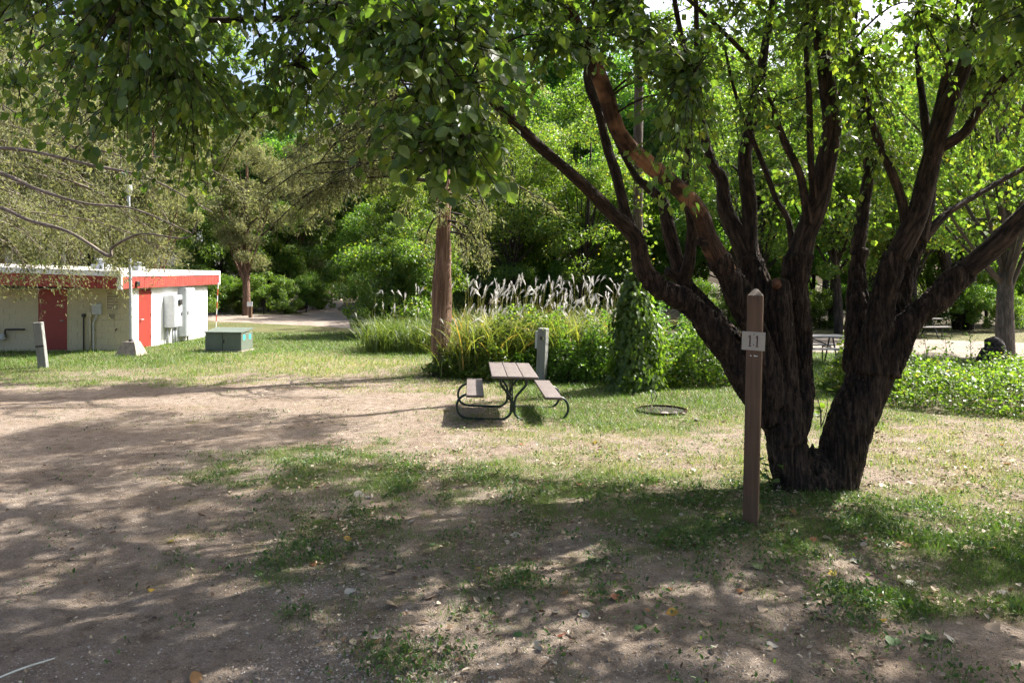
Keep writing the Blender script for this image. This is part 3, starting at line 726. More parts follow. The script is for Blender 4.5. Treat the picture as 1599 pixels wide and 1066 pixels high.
cb = G(690, 585)
ced = thing('cedar_tree', 'cedar with a twisted reddish bare trunk at the edge of the plumed grass', 'tree', cb)
brs = []
for k in range(52):
    z = rng.uniform(4.4, 13); a = rng.uniform(0, 2 * PI)
    if k < 28: a = rng.uniform(.78, 1.22) * PI; z = rng.uniform(4.6, 7.2)
    L = rng.uniform(2.2, 3.4) * (1 if z < 9 else .7) * (1.45 if k < 28 else 1)
    s = cb + [0, 0, z]; d = np.array([math.cos(a), math.sin(a) * .8, 0])
    brs.append(np.array([s, s + d * L * .35 + [0, 0, .12], s + d * L * .7 + [0, 0, -.25 + rng.normal(0, .15)], s + d * L + [0, 0, -.95 + rng.normal(0, .3)]]))
for k in range(9):   # short dead twiggy sprays low on the trunk
    a = rng.uniform(0, 2 * PI); z = rng.uniform(3.2, 4.6); s = cb + [0, 0, z]; d = np.array([math.cos(a), math.sin(a), 0])
    brs.append(np.array([s, s + d * .5 + [0, 0, -.05], s + d * .9 + [0, 0, -.35], s + d * 1.1 + [0, 0, -.8]]))
add_cedar(ced, cb, [cb + v for v in ((0,0,-.1),(.0,0,.25),(-.02,0,1.0),(.01,0,2.2),(.03,.0,4),(.06,0,7),(.05,.05,13.5))], [.27,.235,.225,.215,.17,.13,.03], brs, M['twig'], spacing=.12, per=17, leaf=.095)

lb = np.array([-14.2, 15.6, 0.0])
lced = thing('cedar_tree', 'cedar whose long grey twiggy branches droop over the flat roof', 'tree', lb)
brs = []
def wp(*a): return np.array([W(*v) for v in a])
brs_main = [wp((-60,318,12.9),(0,328,12.6),(45,343,12.4),(110,362,12.2),(165,391,12.0),(180,387,12.0),(200,371,11.9),(230,365,11.9),(290,372,11.8),(305,345,11.7)),
            wp((-60,250,12.9),(10,270,12.7),(60,297,12.5),(130,318,12.3),(210,330,12.1),(300,362,11.9)),
            wp((-60,225,13.2),(40,235,12.9),(140,255,12.6),(240,280,12.3),(330,330,12.0))]
for k in range(46):
    z = rng.uniform(3.6, 11); s = lb + [0, 0, z]; a = rng.uniform(-.45, .5) if k < 34 else rng.uniform(.5, 5.7)
    L = rng.uniform(5, 8.6) * (1 if k < 34 else .5) * (1 if z < 7 else .7)
    d = np.array([math.cos(a), math.sin(a), 0]); j = lambda q_: rng.normal(0, q_, 3)
    brs.append(np.array([s, s + d * L * .3 + [0, 0, .1] + j(.1), s + d * L * .55 + [0, 0, -.1] + j(.15), s + d * L * .8 + [0, 0, -.5] + j(.15), s + d * L + [0, 0, -1.1] + j(.2)]))
for k in range(26):
    x0 = rng.uniform(-160, 150); y0 = rng.uniform(215, 330); d0 = rng.uniform(17, 21.5); x1 = x0 + rng.uniform(90, 190); y1 = min(y0 + rng.uniform(60, 140), 452 if x1 < 200 else 405)
    brs.append(wp((x0, y0, d0), (x0 * .6 + x1 * .4, y0 * .8 + y1 * .2, d0), (x0 * .25 + x1 * .75, y0 * .4 + y1 * .6 - 8, d0 + .2), (x1, y1, d0 + .3)))
add_cedar(lced, lb, [lb + v for v in ((0,0,-.1),(0,0,1),(.05,0,4),(0,0,8),(0,0,13))], [.3,.26,.22,.14,.03], brs, M['twig_grey'], br=.035, spacing=.12, tw=.75, per=30, leaf=.092)
for P in brs_main:
    MB().tube(P + rng.normal(0, .03, P.shape), np.linspace(.036, .010, len(P)), 8, .08, .014, 6).build('branch', M['twig_grey'], lced, True, lb)

# ------------------------------------------------------------------ wood behind: tree kinds, then copies
def crown_arrays(n, R, zc, nclump, leaf, csize, flat=.6):
    c = rdir(nclump) * (rng.random((nclump, 1)) ** .42)
    c = c * np.array(R) + [0, 0, zc]
    rad = csize * rng.uniform(.6, 1.35, nclump)
    k = rng.integers(0, nclump, n); d = rdir(n)
    P = c[k] + d * np.array([1, 1, .7]) * (rad[k] * rng.uniform(.35, 1.0, n) ** .6)[:, None]
    N = nrm(d * .7 + np.array([0, 0, flat]) + rng.normal(0, .45, (n, 3)))
    A = nrm(rdir(n) + np.array([0, 0, -.35]))
    return (P, A, N, leaf * rng.uniform(.65, 1.25, n)), c

def tree_kind(h, z0, rx, n, leaf, csize, nclump, tr, lm, bm, limbs=14, wid=1.0, lean=0.0):
    lf, c = crown_arrays(n, (rx, rx, (h - z0) / 2), (h + z0) / 2, nclump, leaf, csize)
    tm = MB(); P = np.array([(0,0,-.2),(lean*.2,0,h*.15),(lean*.6,.05,h*.4),(lean,0,h*.85)])
    tm.tube(P, [tr*1.25, tr, tr*.75, tr*.15], 9, h / 24, tr * .12, 2.0)
    for k in rng.choice(len(c), min(limbs, len(c)), replace=False):
        t_ = rng.uniform(.9, 2.2); s = catmull(P, np.array([t_]))[0]
        tm.tube([s, (s + c[k]) / 2 + [0, 0, -.2], c[k]], [tr * .38, tr * .22, tr * .06], 5, h / 20)
    return tm.mesh('trunk', M[bm], True), leaf_mesh('crown', *lf, T_FAR, M[lm], wid)

KIND = {
 'tall': tree_kind(21, 3, 4.6, 36000, .26, 1.25, 95, .24, 'wood_leaf', 'far_bark'),
 'tall2': tree_kind(19, 2, 4.2, 34000, .24, 1.15, 90, .2, 'wood_leaf', 'far_bark'),
 'bushy': tree_kind(10, .6, 3.4, 36000, .155, .85, 85, .14, 'wood_leaf', 'far_bark'),
 'bushy2': tree_kind(8.5, .3, 3.0, 34000, .145, .75, 80, .12, 'bush_leaf', 'far_bark'),
 'lime': tree_kind(14, 3.2, 4.0, 26000, .155, .85, 95, .2, 'lime_leaf', 'far_bark', 26, 1.05),
 'lime2': tree_kind(12, 2.2, 3.6, 24000, .15, .8, 85, .17, 'lime_leaf', 'far_bark', 22, 1.05, .8),
 'cedar': tree_kind(13, 3.2, 2.7, 34000, .19, .7, 80, .24, 'cedar_leaf', 'cedar_bark', 18, .4),
 'shrub': tree_kind(3.6, .1, 1.9, 15000, .115, .5, 55, .05, 'bush_leaf', 'far_bark', 20),
 'shrub2': tree_kind(3.0, .05, 1.7, 14000, .105, .45, 50, .05, 'wood_leaf', 'far_bark', 20),
}
def put(kind, px, Y, s, label, name=None, group=None, sz=1.0):
    x = (px - 799.5) * Y / FPX
    nm = name or {'shrub': 'wood_edge_shrub', 'shrub2': 'wood_edge_shrub', 'cedar': 'cedar_tree'}.get(kind, 'broadleaf_tree')
    o = thing(nm, label, 'shrub' if 'shrub' in nm else 'tree', (x, Y, gz1(x, Y)), (0, 0, rng.uniform(0, 2 * PI)), group, (s, s, s * sz))
    ob('trunk', KIND[kind][0], o); ob('crown', KIND[kind][1], o)
    return o
WG = 'trees of the wood behind the road'
LT = 'tall broadleaf tree in the back row of the wood beyond the road'
for k, (px, Y) in enumerate(((-150,55),(-60,56),(40,57),(140,60),(235,61),(320,63),(410,65),(485,72),(548,98),(500,100),(590,74),(650,64),(740,61),(830,59),(915,58),(1010,57),(1100,56),(1190,55),(1290,54),(1390,53),(90,74),(210,76),(330,78),(440,84),(640,76),(760,74),(860,72),(950,72),(1050,71),(1150,71),(1260,72),(1370,73),(1480,74),(1590,74))):
    put(('tall', 'tall2')[k % 2], px, Y, rng.uniform(.92, 1.12) * (1.4 if Y > 70 and px != 485 and Y < 90 else 1), LT if Y < 70 or Y > 90 else 'highest tree crown rising behind the back row of the wood', None, WG)
LB = 'bushy leafy tree in the front row of the wood beyond the road'
for k, (px, Y, s) in enumerate(((345,53,1),(420,54,1.05),(478,58,1),(585,50,.9),(640,47,1),(715,45,1.05),(790,44,.95),(865,43,1.05),(940,42,1),(1020,41,.95),(1100,40,1),(1180,40,.85),(1270,39.5,.8),(1360,39,.8),(1450,38,.8),(1540,38,.62),(1640,37,.6))):
    put(('bushy', 'bushy2')[k % 2], px, Y, s, LB, None, WG)
LS_ = 'low leafy shrub along the front edge of the wood'
for k, (px, Y, s) in enumerate(((335,48.5,.8),(372,49.5,.75),(412,49,.8),(445,50,.75),(478,52,.8),(502,56,.8),(590,43.5,1.0),(640,41.5,1.0),(1085,35.5,.7),(1150,35,.65),(1215,35.5,.6),(1280,35,.6),(1350,34.5,.65),(1420,34,.6),(1500,33.5,.65),(1570,33,.6))):
    put(('shrub', 'shrub2')[k % 2], px, Y, s, LS_, None, 'shrubs along the wood edge')
for k, (px, Y, s) in enumerate(((-60,43,1.0),(10,42,.9),(70,43,1.0),(130,42,.95),(190,43,.9),(250,42.5,1.0),(300,44,.9))): put(('shrub', 'shrub2')[k % 2], px, Y, s, 'low leafy shrub behind the flat roofed building', None, 'shrubs behind the building')
put('bushy', 530, 84, .8, 'dark bushy tree closing the far end of the forest path')
put('bushy2', 552, 80, .7, 'leafy tree on the right side of the far path end')
put('shrub', 612, 30.5, 1.15, 'dark rounded bush beside the gravel road left of the cedar trunk', 'roadside_bush')
put('bushy2', 655, 31.5, .62, 'taller leafy bush right behind the reddish cedar trunk', 'roadside_bush')
put('shrub2', 585, 29.5, .62, 'small low bush where the grass stand meets the gravel road', 'roadside_bush')
put('lime', 1185, 32.5, .95, 'bright lime green tree seen between the left stems of the dark tree')
put('lime2', 1310, 31.5, 1.0, 'bright lime green tree seen through the fork of the dark tree')
put('lime', 1425, 33.5, .9, 'bright lime green tree behind the right stems of the dark tree')
put('lime2', 1500, 36, .95, 'yellow green tree whose low crown hangs over the road behind the thick right limb')
put('lime2', 905, 37.5, .9, 'lime green tree above the plumed grass at the wood edge')
put('lime', 800, 39.5, .85, 'yellowish green tree behind the plumed grass beside the cedar')
rt = put('lime', 1570, 22.5, .85, 'yellow green tree with a grey trunk by the gravel road at the view edge')
rtt = [c_ for c_ in rt.children if c_.name.startswith('trunk')][0]
rtt.data = rtt.data.copy(); rtt.data.materials.clear(); rtt.data.materials.append(M['grey_bark']); rtt.scale = (1.35, 1.35, 1)
for k, (px, Y, s) in enumerate(((705,40.5,1.0),(760,39.5,1.05),(815,39.5,.95),(868,38.8,1.05),(925,38.5,.95),(978,38,1.0))): put(('shrub', 'shrub2')[k % 2], px, Y, s, 'leafy shrub at the wood edge behind the plumed grass', None, 'shrubs behind the plumed grass')
put('cedar', 385, 47, .95, 'cedar with a tall reddish trunk standing where the road meets the wood')
put('cedar', 240, 39, 1.0, 'pale olive cedar rising directly behind the flat roofed building')
put('cedar', 110, 38, 1.05, 'olive cedar behind the roof above the dark red fascia')
put('cedar', 470, 56, 1.0, 'cedar beside the entrance of the forest path')
put('cedar', 0, 36, 1.05, 'olive cedar behind the building at the edge of the view')
# dark leaning trunks under the wood
for px, Y, lean, r, h, lab in ((1300, 35.5, .3, .22, 8, 'upright dark trunk at the wood edge seen through the fork'), (1335, 35, 1.9, .33, 6, 'thick dark trunk leaning beside an upright one at the wood edge'), (1500, 34.6, -1.2, .28, 7, 'dark trunk leaning at the wood edge beyond the road'), (1512, 34.2, .4, .2, 7, 'short dark trunk beside a leaning one beyond the road'), (1142, 37, .2, .2, 8, 'thin dark trunk at the wood edge behind the number post')):
    x = (px - 799.5) * Y / FPX
    o = thing('leaning_tree' if abs(lean) > 1 else 'dark_tree', lab, 'tree', (x, Y, 0))
    MB().tube([(0,0,-.2),(lean*.3,0,h*.25),(lean*.8,0,h*.6),(lean*1.3,.1,h)], [r*1.2,r,r*.8,r*.3], 10, .2, .03, 2).build('trunk', M['far_bark'], o, True)
    lf, c = crown_arrays(5000, (2.2,2.2,1.6), h, 30, .14, .7)
    ob('crown', leaf_mesh('crown', lf[0] + [lean*1.2,0,0], *lf[1:], T_FAR, M['lime_leaf']), o)

# ------------------------------------------------------------------ vine covered trunk
vb = G(992, 607)
vt = thing('vine_covered_tree', 'tall slim trunk wrapped in dark green vine beside the plumed grass', 'tree', vb)
MB().tube([vb + v for v in ((0,0,-.1),(.02,0,1.5),(.05,0,3.5),(.08,0,7),(.1,.1,11))], [.15,.12,.105,.085,.03], 12, .12, .02, 2).build('trunk', M['grey_bark'], vt, True, vb)
n = 4200; z = rng.random(n) ** 1.15 * 2.45; a = rng.uniform(0, 2 * PI, n); prof = np.interp(z, [0, .4, 1.2, 2.0, 2.45], [.60, .57, .46, .32, .15])
r = prof * rng.uniform(.55, 1.08, n) * (1 + .35 * (fbm(a * 1.3, z * 2, None, 2, 5) - .5) * 2)
d = np.stack([np.cos(a), np.sin(a), np.zeros(n)], 1)
ob('vine', leaf_mesh('vine', vb + d * r[:, None] + np.c_[np.zeros((n, 2)), z], d * .35 + rng.normal(0, .3, (n, 3)) + [0, 0, -.8], d + [0, 0, .45] + rng.normal(0, .3, (n, 3)), rng.uniform(.07, .14, n), T_MID, M['bush_leaf'], 1.25, rng.random(n) * .75, vb), vt)['kind'] = 'stuff'
lf, c = crown_arrays(15000, (2.3, 2.0, 2.4), 10.6, 60, .10, .6)  # unseen crown set above the frame, shaped to dapple the drive
ob('crown', leaf_mesh('crown', lf[0] + [.5, 0, 0], *lf[1:], T_FAR, M['lime_leaf']), vt)
n = 500; z = rng.uniform(2.3, 4.6, n); d = rdir(n) * [1, 1, .2]
ob('sprig_leaves', leaf_mesh('sprig_leaves', vb + d * rng.uniform(.1, .45, (n, 1)) + np.c_[np.zeros((n, 2)), z], rdir(n) + [0, 0, -.5], rdir(n) + [0, 0, .7], rng.uniform(.06, .1, n), T_MID, M['lime_leaf'], 1.1, None, vb), vt)['kind'] = 'stuff'

# ------------------------------------------------------------------ plumed ornamental grass
def plume_mesh(seed):
    r = np.random.default_rng(seed); V = []; Q = []; n0 = 0; lv = []
    for k in range(13):
        t0 = k / 13 * .20; a = r.uniform(-.9, .9); L = r.uniform(.16, .25) * (1 - .3 * k / 13)
        dx = math.cos(a) * r.uniform(.15, .5); dy = math.sin(a) * .35
        pts = [np.array([0, 0, t0]) + np.array([dx * s ** 1.6 * L, dy * s * L, L * (s * 1.0 - .22 * s * s)]) for s in (0, .35, .7, 1)]
        wd = r.uniform(.005, .010); side = nrm(np.array([-dy, dx, .2]))
        for s_, p_ in zip((.5, 1, .9, .15), pts): V += [p_ - side * wd * s_, p_ + side * wd * s_]
        Q += [(n0 + 2 * i, n0 + 2 * i + 1, n0 + 2 * i + 3, n0 + 2 * i + 2) for i in range(3)]; n0 += 8
        lv += [r.random()] * 8
    return mk_mesh('plume', np.array(V), [np.array(Q)], {'lv': np.array(lv)}, False, [M['plume']])
PLUMES = [plume_mesh(s) for s in range(6)]

def blades(base, H, bend_dir, bend, wdt, segs=4):
    """arching grass blades, vectorised"""
    n = len(base); s = np.linspace(0, 1, segs + 1)[None, :, None]
    P = base[:, None] + bend_dir[:, None] * (bend[:, None, None] * s ** 2.2) + np.array([0, 0, 1.0]) * (H[:, None, None] * (s - .28 * (bend / H)[:, None, None] * s ** 3))
    side = nrm(np.stack([-bend_dir[:, 1], bend_dir[:, 0], np.zeros(n)], 1) + rng.normal(0, .3, (n, 3)))
    wv = wdt[:, None, None] * np.interp(s[0, :, 0], [0, .2, .7, 1], [.6, 1, .7, .06])[None, :, None]
    V = np.stack([P - side[:, None] * wv, P + side[:, None] * wv], 2).reshape(-1, 3)
    k = segs + 1; b = (np.arange(n) * k * 2)[:, None]; i = np.arange(segs)[None] * 2
    F = np.stack([b + i, b + i + 1, b + i + 3, b + i + 2], -1).reshape(-1, 4)
    return V, F, k * 2

def reed_stand(name, label, x0, x1, ya, yb, n, npl, hh, dry=0.0, plz=(2.0, 2.75)):
    cx, cyy = (x0 + x1) / 2, ya; base0 = np.array([cx, cyy, 0.0])
    root = thing(name, label, 'grass clump', base0)
    bx = rng.uniform(x0, x1, n); by = rng.uniform(ya, yb, n)
    bx = np.round(bx * 2.6) / 2.6 + rng.normal(0, .10, n); by = np.round(by * 2.6) / 2.6 + rng.normal(0, .10, n)
    a = rng.uniform(0, 2 * PI, n); bd = np.stack([np.cos(a), np.sin(a), np.zeros(n)], 1)
    H = hh * rng.uniform(.55, 1.0, n); bn = H * rng.uniform(.2, 1.0, n)
    V, F, k = blades(np.stack([bx, by, np.zeros(n)], 1), H, bd, bn, rng.uniform(.008, .016, n), 5)
    lv = np.clip(rng.beta(2, 2.4, n) + (dry * rng.random(n) * sstep(x1, x0, bx) if dry > 0 else dry * rng.uniform(.4, 1, n)) , 0, 1)
    ob('blades', mk_mesh('blades', V - base0, [F], {'lv': np.repeat(lv, k)}, False, [M['reed']]), root)['kind'] = 'stuff'
    px_ = rng.uniform(x0, x1, npl); py_ = rng.uniform(ya + .1, yb, npl); hz_ = rng.uniform(*plz, npl) - .15 * rng.random(npl)
    lean = np.stack([rng.normal(.12, .22, npl), rng.normal(0, .1, npl), np.zeros(npl)], 1)
    b = np.stack([px_, py_, np.zeros(npl)], 1); top = b + lean + np.c_[np.zeros((npl, 2)), hz_ - .3]
    V, Q = twig_arrays(b, (b + top) / 2 - lean * .2, top, np.full(npl, .005), np.full(npl, .003), 4)
    ob('stems', mk_mesh('stems', V - base0, [Q], {'lv': np.full(len(V), .75)}, False, [M['reed']]), root)['kind'] = 'stuff'
    for i in range(npl):
        ob('plume', PLUMES[i % 6], root, top[i] - base0, (rng.normal(0, .2), .28 + rng.normal(0, .32), rng.choice([0, 0, 0, 0, PI]) + rng.normal(0, .8)), rng.uniform(.6, 1.15))
    return root
reed_stand('plumed_grass', 'broad stand of tall ornamental grass with silvery plumes right of the cedar trunk', -1.45, 3.3, 17.3, 20.3, 4200, 290, 1.9, .14, (1.4, 2.6))
reed_stand('plumed_grass', 'darker clump of arching grass with few plumes left of the cedar trunk', -4.7, -2.1, 23.0, 25.5, 1900, 24, 1.35, -.45, (1.4, 2.3))

# ------------------------------------------------------------------ leafy weeds and beds
def mound(name, label, cat, poly, h, n, leaf, mat, lvmax=1.0, tmpl=T_MID, kind=None, group=None, edge=.45, stem=True, hfun=None):
    """leafy mound over a ground polygon (x, y)"""
    poly = np.array(poly, float); lo, hi = poly.min(0), poly.max(0)
    P = np.zeros((0, 2))
    while len(P) < n:
        c = rng.uniform(lo, hi, (n, 2)); ins = np.zeros(n, bool); j = len(poly) - 1
        for i in range(len(poly)):
            a_, b_ = poly[i], poly[j]
            ins ^= ((a_[1] > c[:, 1]) != (b_[1] > c[:, 1])) & (c[:, 0] < (b_[0] - a_[0]) * (c[:, 1] - a_[1]) / (b_[1] - a_[1] + 1e-12) + a_[0]); j = i
        P = np.vstack([P, c[ins]])
    P = P[:n]
    de = np.full(n, 1e9); j = len(poly) - 1
    for i in range(len(poly)):
        a_, b_ = poly[j], poly[i]; ab = b_ - a_; t_ = np.clip(((P - a_) @ ab) / (ab @ ab), 0, 1)
        de = np.minimum(de, np.linalg.norm(P - a_ - t_[:, None] * ab, axis=1)); j = i
    top = h * (.35 + .65 * sstep(0, edge, de)) * np.clip(-.15 + 2.2 * fbm(P[:, 0] * 2.6, P[:, 1] * 2.6, None, 3, len(label)), .12, 1.7)
    z = top * (1 - rng.random(n) ** 2.2 * .95)
    base0 = np.array([*poly.mean(0), 0.0])
    p3 = np.c_[P, z + .01]
    me = leaf_mesh(name, p3, rdir(n) * [1, 1, .5] + [0, 0, -.12], np.array([0, 0, 1.0]) + rng.normal(0, .5, (n, 3)), leaf * rng.uniform(.55, 1.2, n), tmpl, M[mat], 1.15, rng.random(n) * lvmax, base0)
    root = thing(name, label, cat, base0, group=group) if not kind else None
    if kind: return tag(ob(name, me, None, base0), label, cat, group, kind)
    ob('leaves', me, root)['kind'] = 'stuff'
    if stem:
        k = rng.choice(n, n // 14); b = p3[k] * [1, 1, 0]; V, Q = twig_arrays(b, (b + p3[k]) / 2 + rng.normal(0, .03, (len(k), 3)), p3[k], np.full(len(k), .004), np.full(len(k), .002), 3)
        ob('stems', mk_mesh('stems', V - base0, [Q], {'bk': V}, False, [M['twig']]), root)['kind'] = 'stuff'
    return root
mound('leafy_bush', 'leafy green bush around the foot of the reddish cedar trunk', 'bush', [(-2.2,17.6),(-.4,16.6),(.2,17.0),(.1,18.0),(-1.3,18.3)], .75, 5200, .075, 'bush_leaf')
mound('leafy_bush', 'dense dark green weeds at the foot of the plumed grass behind the grey pedestal', 'bush', [(0.0,16.9),(1.6,16.2),(2.6,16.2),(2.6,17.6),(.1,18.0)], .95, 7500, .075, 'bush_leaf', .85)
mound('leafy_bush', 'yellow green goldenrod weeds standing in front of the silvery plumes', 'bush', [(-.9,17.3),(1.6,17.0),(3.6,16.9),(3.8,18.6),(-.6,18.6)], 1.0, 13000, .085, 'lime_leaf')
mound('leafy_bush', 'bright leafy bush spreading beside the vine covered trunk', 'bush', [(2.7,15.7),(4.6,15.7),(5.2,16.6),(4.9,18.6),(2.9,18.2)], 1.0, 9500, .085, 'bush_leaf')
mound('leafy_bush', 'tall leafy weeds behind the vine covered trunk at the end of the plumes', 'bush', [(3.0,18.4),(5.4,18.6),(5.0,20.2),(3.0,20.0)], 1.3, 5000, .085, 'bush_leaf')
mound('bramble_bed', 'wide bed of sunlit low bramble leaves beyond the dark tree', 'bush', [(6.35,13.5),(7.2,12.9),(8.6,12.1),(10.5,11.6),(13.5,11.6),(13.5,17.5),(9.5,17.6),(6.7,16.6)], .52, 24000, .075, 'bush_leaf', 1.0)
mound('bramble_bush', 'taller yellow green bramble clump against the right stem of the dark tree', 'bush', [(6.3,14.4),(7.6,14.2),(8.0,15.6),(6.6,16.0)], .95, 3600, .085, 'lime_leaf')
mound('weed_patch', 'small leafy weeds in the shade on the lawn before the far table', 'weeds', [(6.3,15.4),(7.0,15.2),(7.2,16.1),(6.5,16.2)], .3, 500, .06, 'bush_leaf')
# bare stalks standing in the bramble bed
def stalk(px, py, Y, h, label):
    x = (px - 799.5) * Y / FPX; o = thing('dry_stalk', label, 'plant', (x, Y, 0))
    m = MB(); top = np.array([rng.normal(0, .08), 0, h]); m.tube([(0,0,0), top * .5 + [.03, 0, 0], top], [.008, .006, .003], 5, .1)
    for k in range(5):
        t_ = rng.uniform(.4, .95); s = top * t_; e = s + np.array([rng.normal(0, .14), rng.normal(0, .1), rng.uniform(.05, .2)]); m.tube([s, e], [.004, .002], 4)
    m.build('stem', M['twig'], o, True)
    n = 26; t_ = rng.uniform(.35, 1, (n, 1)); ob('leaves', leaf_mesh('leaves', top * t_ + rng.normal(0, .05, (n, 3)), rdir(n), rdir(n), rng.uniform(.05, .1, n), T_MID, M['wood_leaf'], .6), o)['kind'] = 'stuff'
for px, Y, h, l in ((1515, 17.0, 1.2, 'thin bare brown stalk standing in the bramble bed before the stump'), (1450, 16.6, 1.3, 'leafy upright weed stalk in the bramble bed near the dark tree'), (1478, 16.8, 1.15, 'leafy weed stalk in the middle of the bramble bed')):
    stalk(px, 0, Y, h, l)

# suckers by the trunk with round leaves
def sucker(px, py, Y, h, n, leaf, label):
    b = W(px, py, Y); b[2] = 0 if py > 700 else b[2]
    o = thing('tree_sucker', label, 'sprout', b)
    m = MB(); LPs = []
    for k in range(3):
        top = np.array([rng.normal(0, .09), rng.normal(0, .05), h * rng.uniform(.6, 1)]); m.tube([(0,0,0), top * .5 + rng.normal(0, .02, 3), top], [.006, .004, .002], 5, .05)
        t_ = rng.uniform(.25, 1, (n, 1)); LPs.append(top * t_ + rng.normal(0, .035, (n, 3)))
    m.build('stem', M['twig'], o, True)
    lm_ = mk_mesh('leaf', T_NEAR[0] * [1, 1.25, .8], [T_NEAR[1]], {'lv': np.full(18, .55)}, True, [M['lime_leaf']])
    for p_ in np.vstack(LPs):
        A = nrm(rdir(1)[0] * [1, 1, .3] + [0, 0, -.3]); ob('leaf', lm_, o, p_, Euler((rng.normal(0, .5), rng.normal(.2, .4), rng.uniform(0, 6.28))), leaf * rng.uniform(.7, 1.2))
sucker(1282, 668, 8.35, .45, 4, .085, 'small sprout with round leaves growing in the fork of the dark tree')
sucker(1204, 745, 8.1, .38, 9, .075, 'leafy green sprout at the foot of the dark trunk beside the number post')

# ------------------------------------------------------------------ number post
pb = G(1172, 818)
post = thing('number_post', 'leaning square brown wooden post with a pointed top', 'post', pb, (math.radians(1.0), math.radians(1.3), math.radians(-23)))
hw, hd, H = .069, .069, 2.22
mb = MB(); V = []; zs = [-.15, .4, .9, 1.4, 1.8, H - .055]
mb.box((-hw, -hd, -.15), (hw, hd, H - .062), .006)
mb.build('post', M['post_paint'], post)
cap = MB(); cap.add([(-hw+.004,-hd+.004,H-.0615),(hw-.004,-hd+.004,H-.0615),(hw-.004,hd-.004,H-.0615),(-hw+.004,hd-.004,H-.0615),(-.012,0,H),(.012,0,H)], [(0,1,5,4),(2,3,4,5)], [(1,2,5),(3,0,4)])
cap.build('pointed_top', M['raw_wood'], post)
sgn = MB().box((-.103, -.010, -.086), (.103, 0, .086), .002).build('sign_plate', M['plate'], post, False, None, loc=(-.004, -hd - .003, 1.735), rot=(0, math.radians(1.2), 0))
sgn['label'] = 'beige sign plate reading 11'
def digit(x):
    m = MB(); y0, y1 = -.0125, -.0103
    m.box((x - .006, y0, -.040), (x + .006, y1, .040)); m.box((x - .013, y0 + .0004, -.052), (x + .013, y1, -.0425))
    m.add([(x - .015, y0 + .0004, .030), (x - .0065, y0 + .0004, .036), (x - .0065, y0 + .0004, .052), (x - .015, y0 + .0004, .040)], [(0, 1, 2, 3)])
    m.box((x - .006, y0 + .0002, .0415), (x + .006, y1, .053))
    m.build('digit', M['digit'], sgn)
digit(-.030); digit(.034)
for z in (.062, -.034): MB().tube([(.003, -.0135, z), (.003, -.0100, z)], [.0055, .0055], 8).build('nail', M['rust'], sgn)
ch = MB(); ch.add([(-.032,-hd-.0015,1.605),(-.018,-hd-.0015,1.600),(-.02,-hd-.0015,1.592),(-.03,-hd-.0015,1.594),(.0,-hd-.0015,1.603),(.036,-hd-.0015,1.600),(.034,-hd-.0015,1.594),(.004,-hd-.0015,1.592)], [(0,3,2,1),(4,7,6,5)])
ch.build('paint_chip', M['label_white'], post)

# ------------------------------------------------------------------ picnic table in the sun
tb = np.array([-.03, 12.72, 0.0])
tab = thing('picnic_table', 'picnic table with brown planks and curled green steel tube legs on the lawn', 'picnic table', tb, (0, math.radians(2.0), math.radians(3.2)))
plk = MB().box((-.122, -1.0, 0), (.122, 1.0, .042), .006).mesh('plank', M['plank'])
for x in (-.252, 0, .252): ob('tabletop_plank', plk, tab, (x, rng.normal(0, .004), .728))
sk = MB().box((-.14, -1.0, 0), (.14, 1.0, .042), .006).mesh('bench_plank', M['plank'])
for x in (-.625, .625): ob('bench_seat', sk, tab, (x, 0, .418))
prof = [(.21,.712),(.215,.64),(.19,.565),(.115,.475),(.05,.39),(.024,.29),(.022,.20),(.045,.10),(.12,.035),(.22,.018),(.5,.018),(.74,.024),(.85,.07),(.905,.16),(.912,.25),(.875,.34),(.80,.395),(.70,.410),(.55,.410)]
for y in (-.62, .62):
    for s in (-1, 1):
        MB().tube([(s * a, y + .03 * s * 0, b) for a, b in prof], .021, 10, .03).build('tube_leg', M['green_steel'], tab, True)
    MB().box((-.34, y - .02, .700), (.34, y + .02, .7275)).build('cross_bar', M['green_steel'], tab)
    MB().box((-.05, y - .012, .14), (.05, y + .012, .26)).build('clamp', M['green_steel'], tab)
    MB().tube([(0, y, .24), (0, y * .08, .70)], .012, 8).build('brace', M['green_steel'], tab, True)
    for s in (-1, 1): MB().tube([(s * .55, y, .405), (s * .55, y, .392)], .01, 6).build('bolt', M['dark_steel'], tab)

# ------------------------------------------------------------------ tables across the lawn
def far_table(x, y, rz, label, mat):
    o = thing('picnic_table', label, 'picnic table', (x, y, gz1(x, y)), (0, 0, rz))
    p1 = MB().box((-1.05, -.115, 0), (1.05, .115, .04), .005).mesh('plank', mat)
    for k in (-.24, 0, .24): ob('tabletop_plank', p1, o, (0, k, .73))
    for s in (-1, 1): ob('bench_seat', p1, o, (0, s * .68, .43))
    for xx in (-.72, .72):
        for s in (-1, 1):
            MB().tube([(xx, s * .12, .73), (xx, s * .50, 0)], .022, 8).build('leg', M['dark_steel'], o)
        MB().tube([(xx, -.68, .415), (xx, .68, .415)], .02, 8).build('bench_arm', M['dark_steel'], o)
        for s in (-1, 1): MB().tube([(xx, s * .68, .43), (xx, s * .70, 0)], .02, 8).build('bench_leg', M['dark_steel'], o)
        MB().tube([(xx, 0, .45), (xx * .2, 0, .72)], .016, 8).build('brace', M['dark_steel'], o)
far_table(8.15, 20.6, math.radians(-4), 'weathered grey picnic table on the sunlit lawn seen through the fork', M['far_plank'])
far_table(16.0, 29.5, math.radians(8), 'distant picnic table in shade across the road behind the right limb', M['far_plank'])

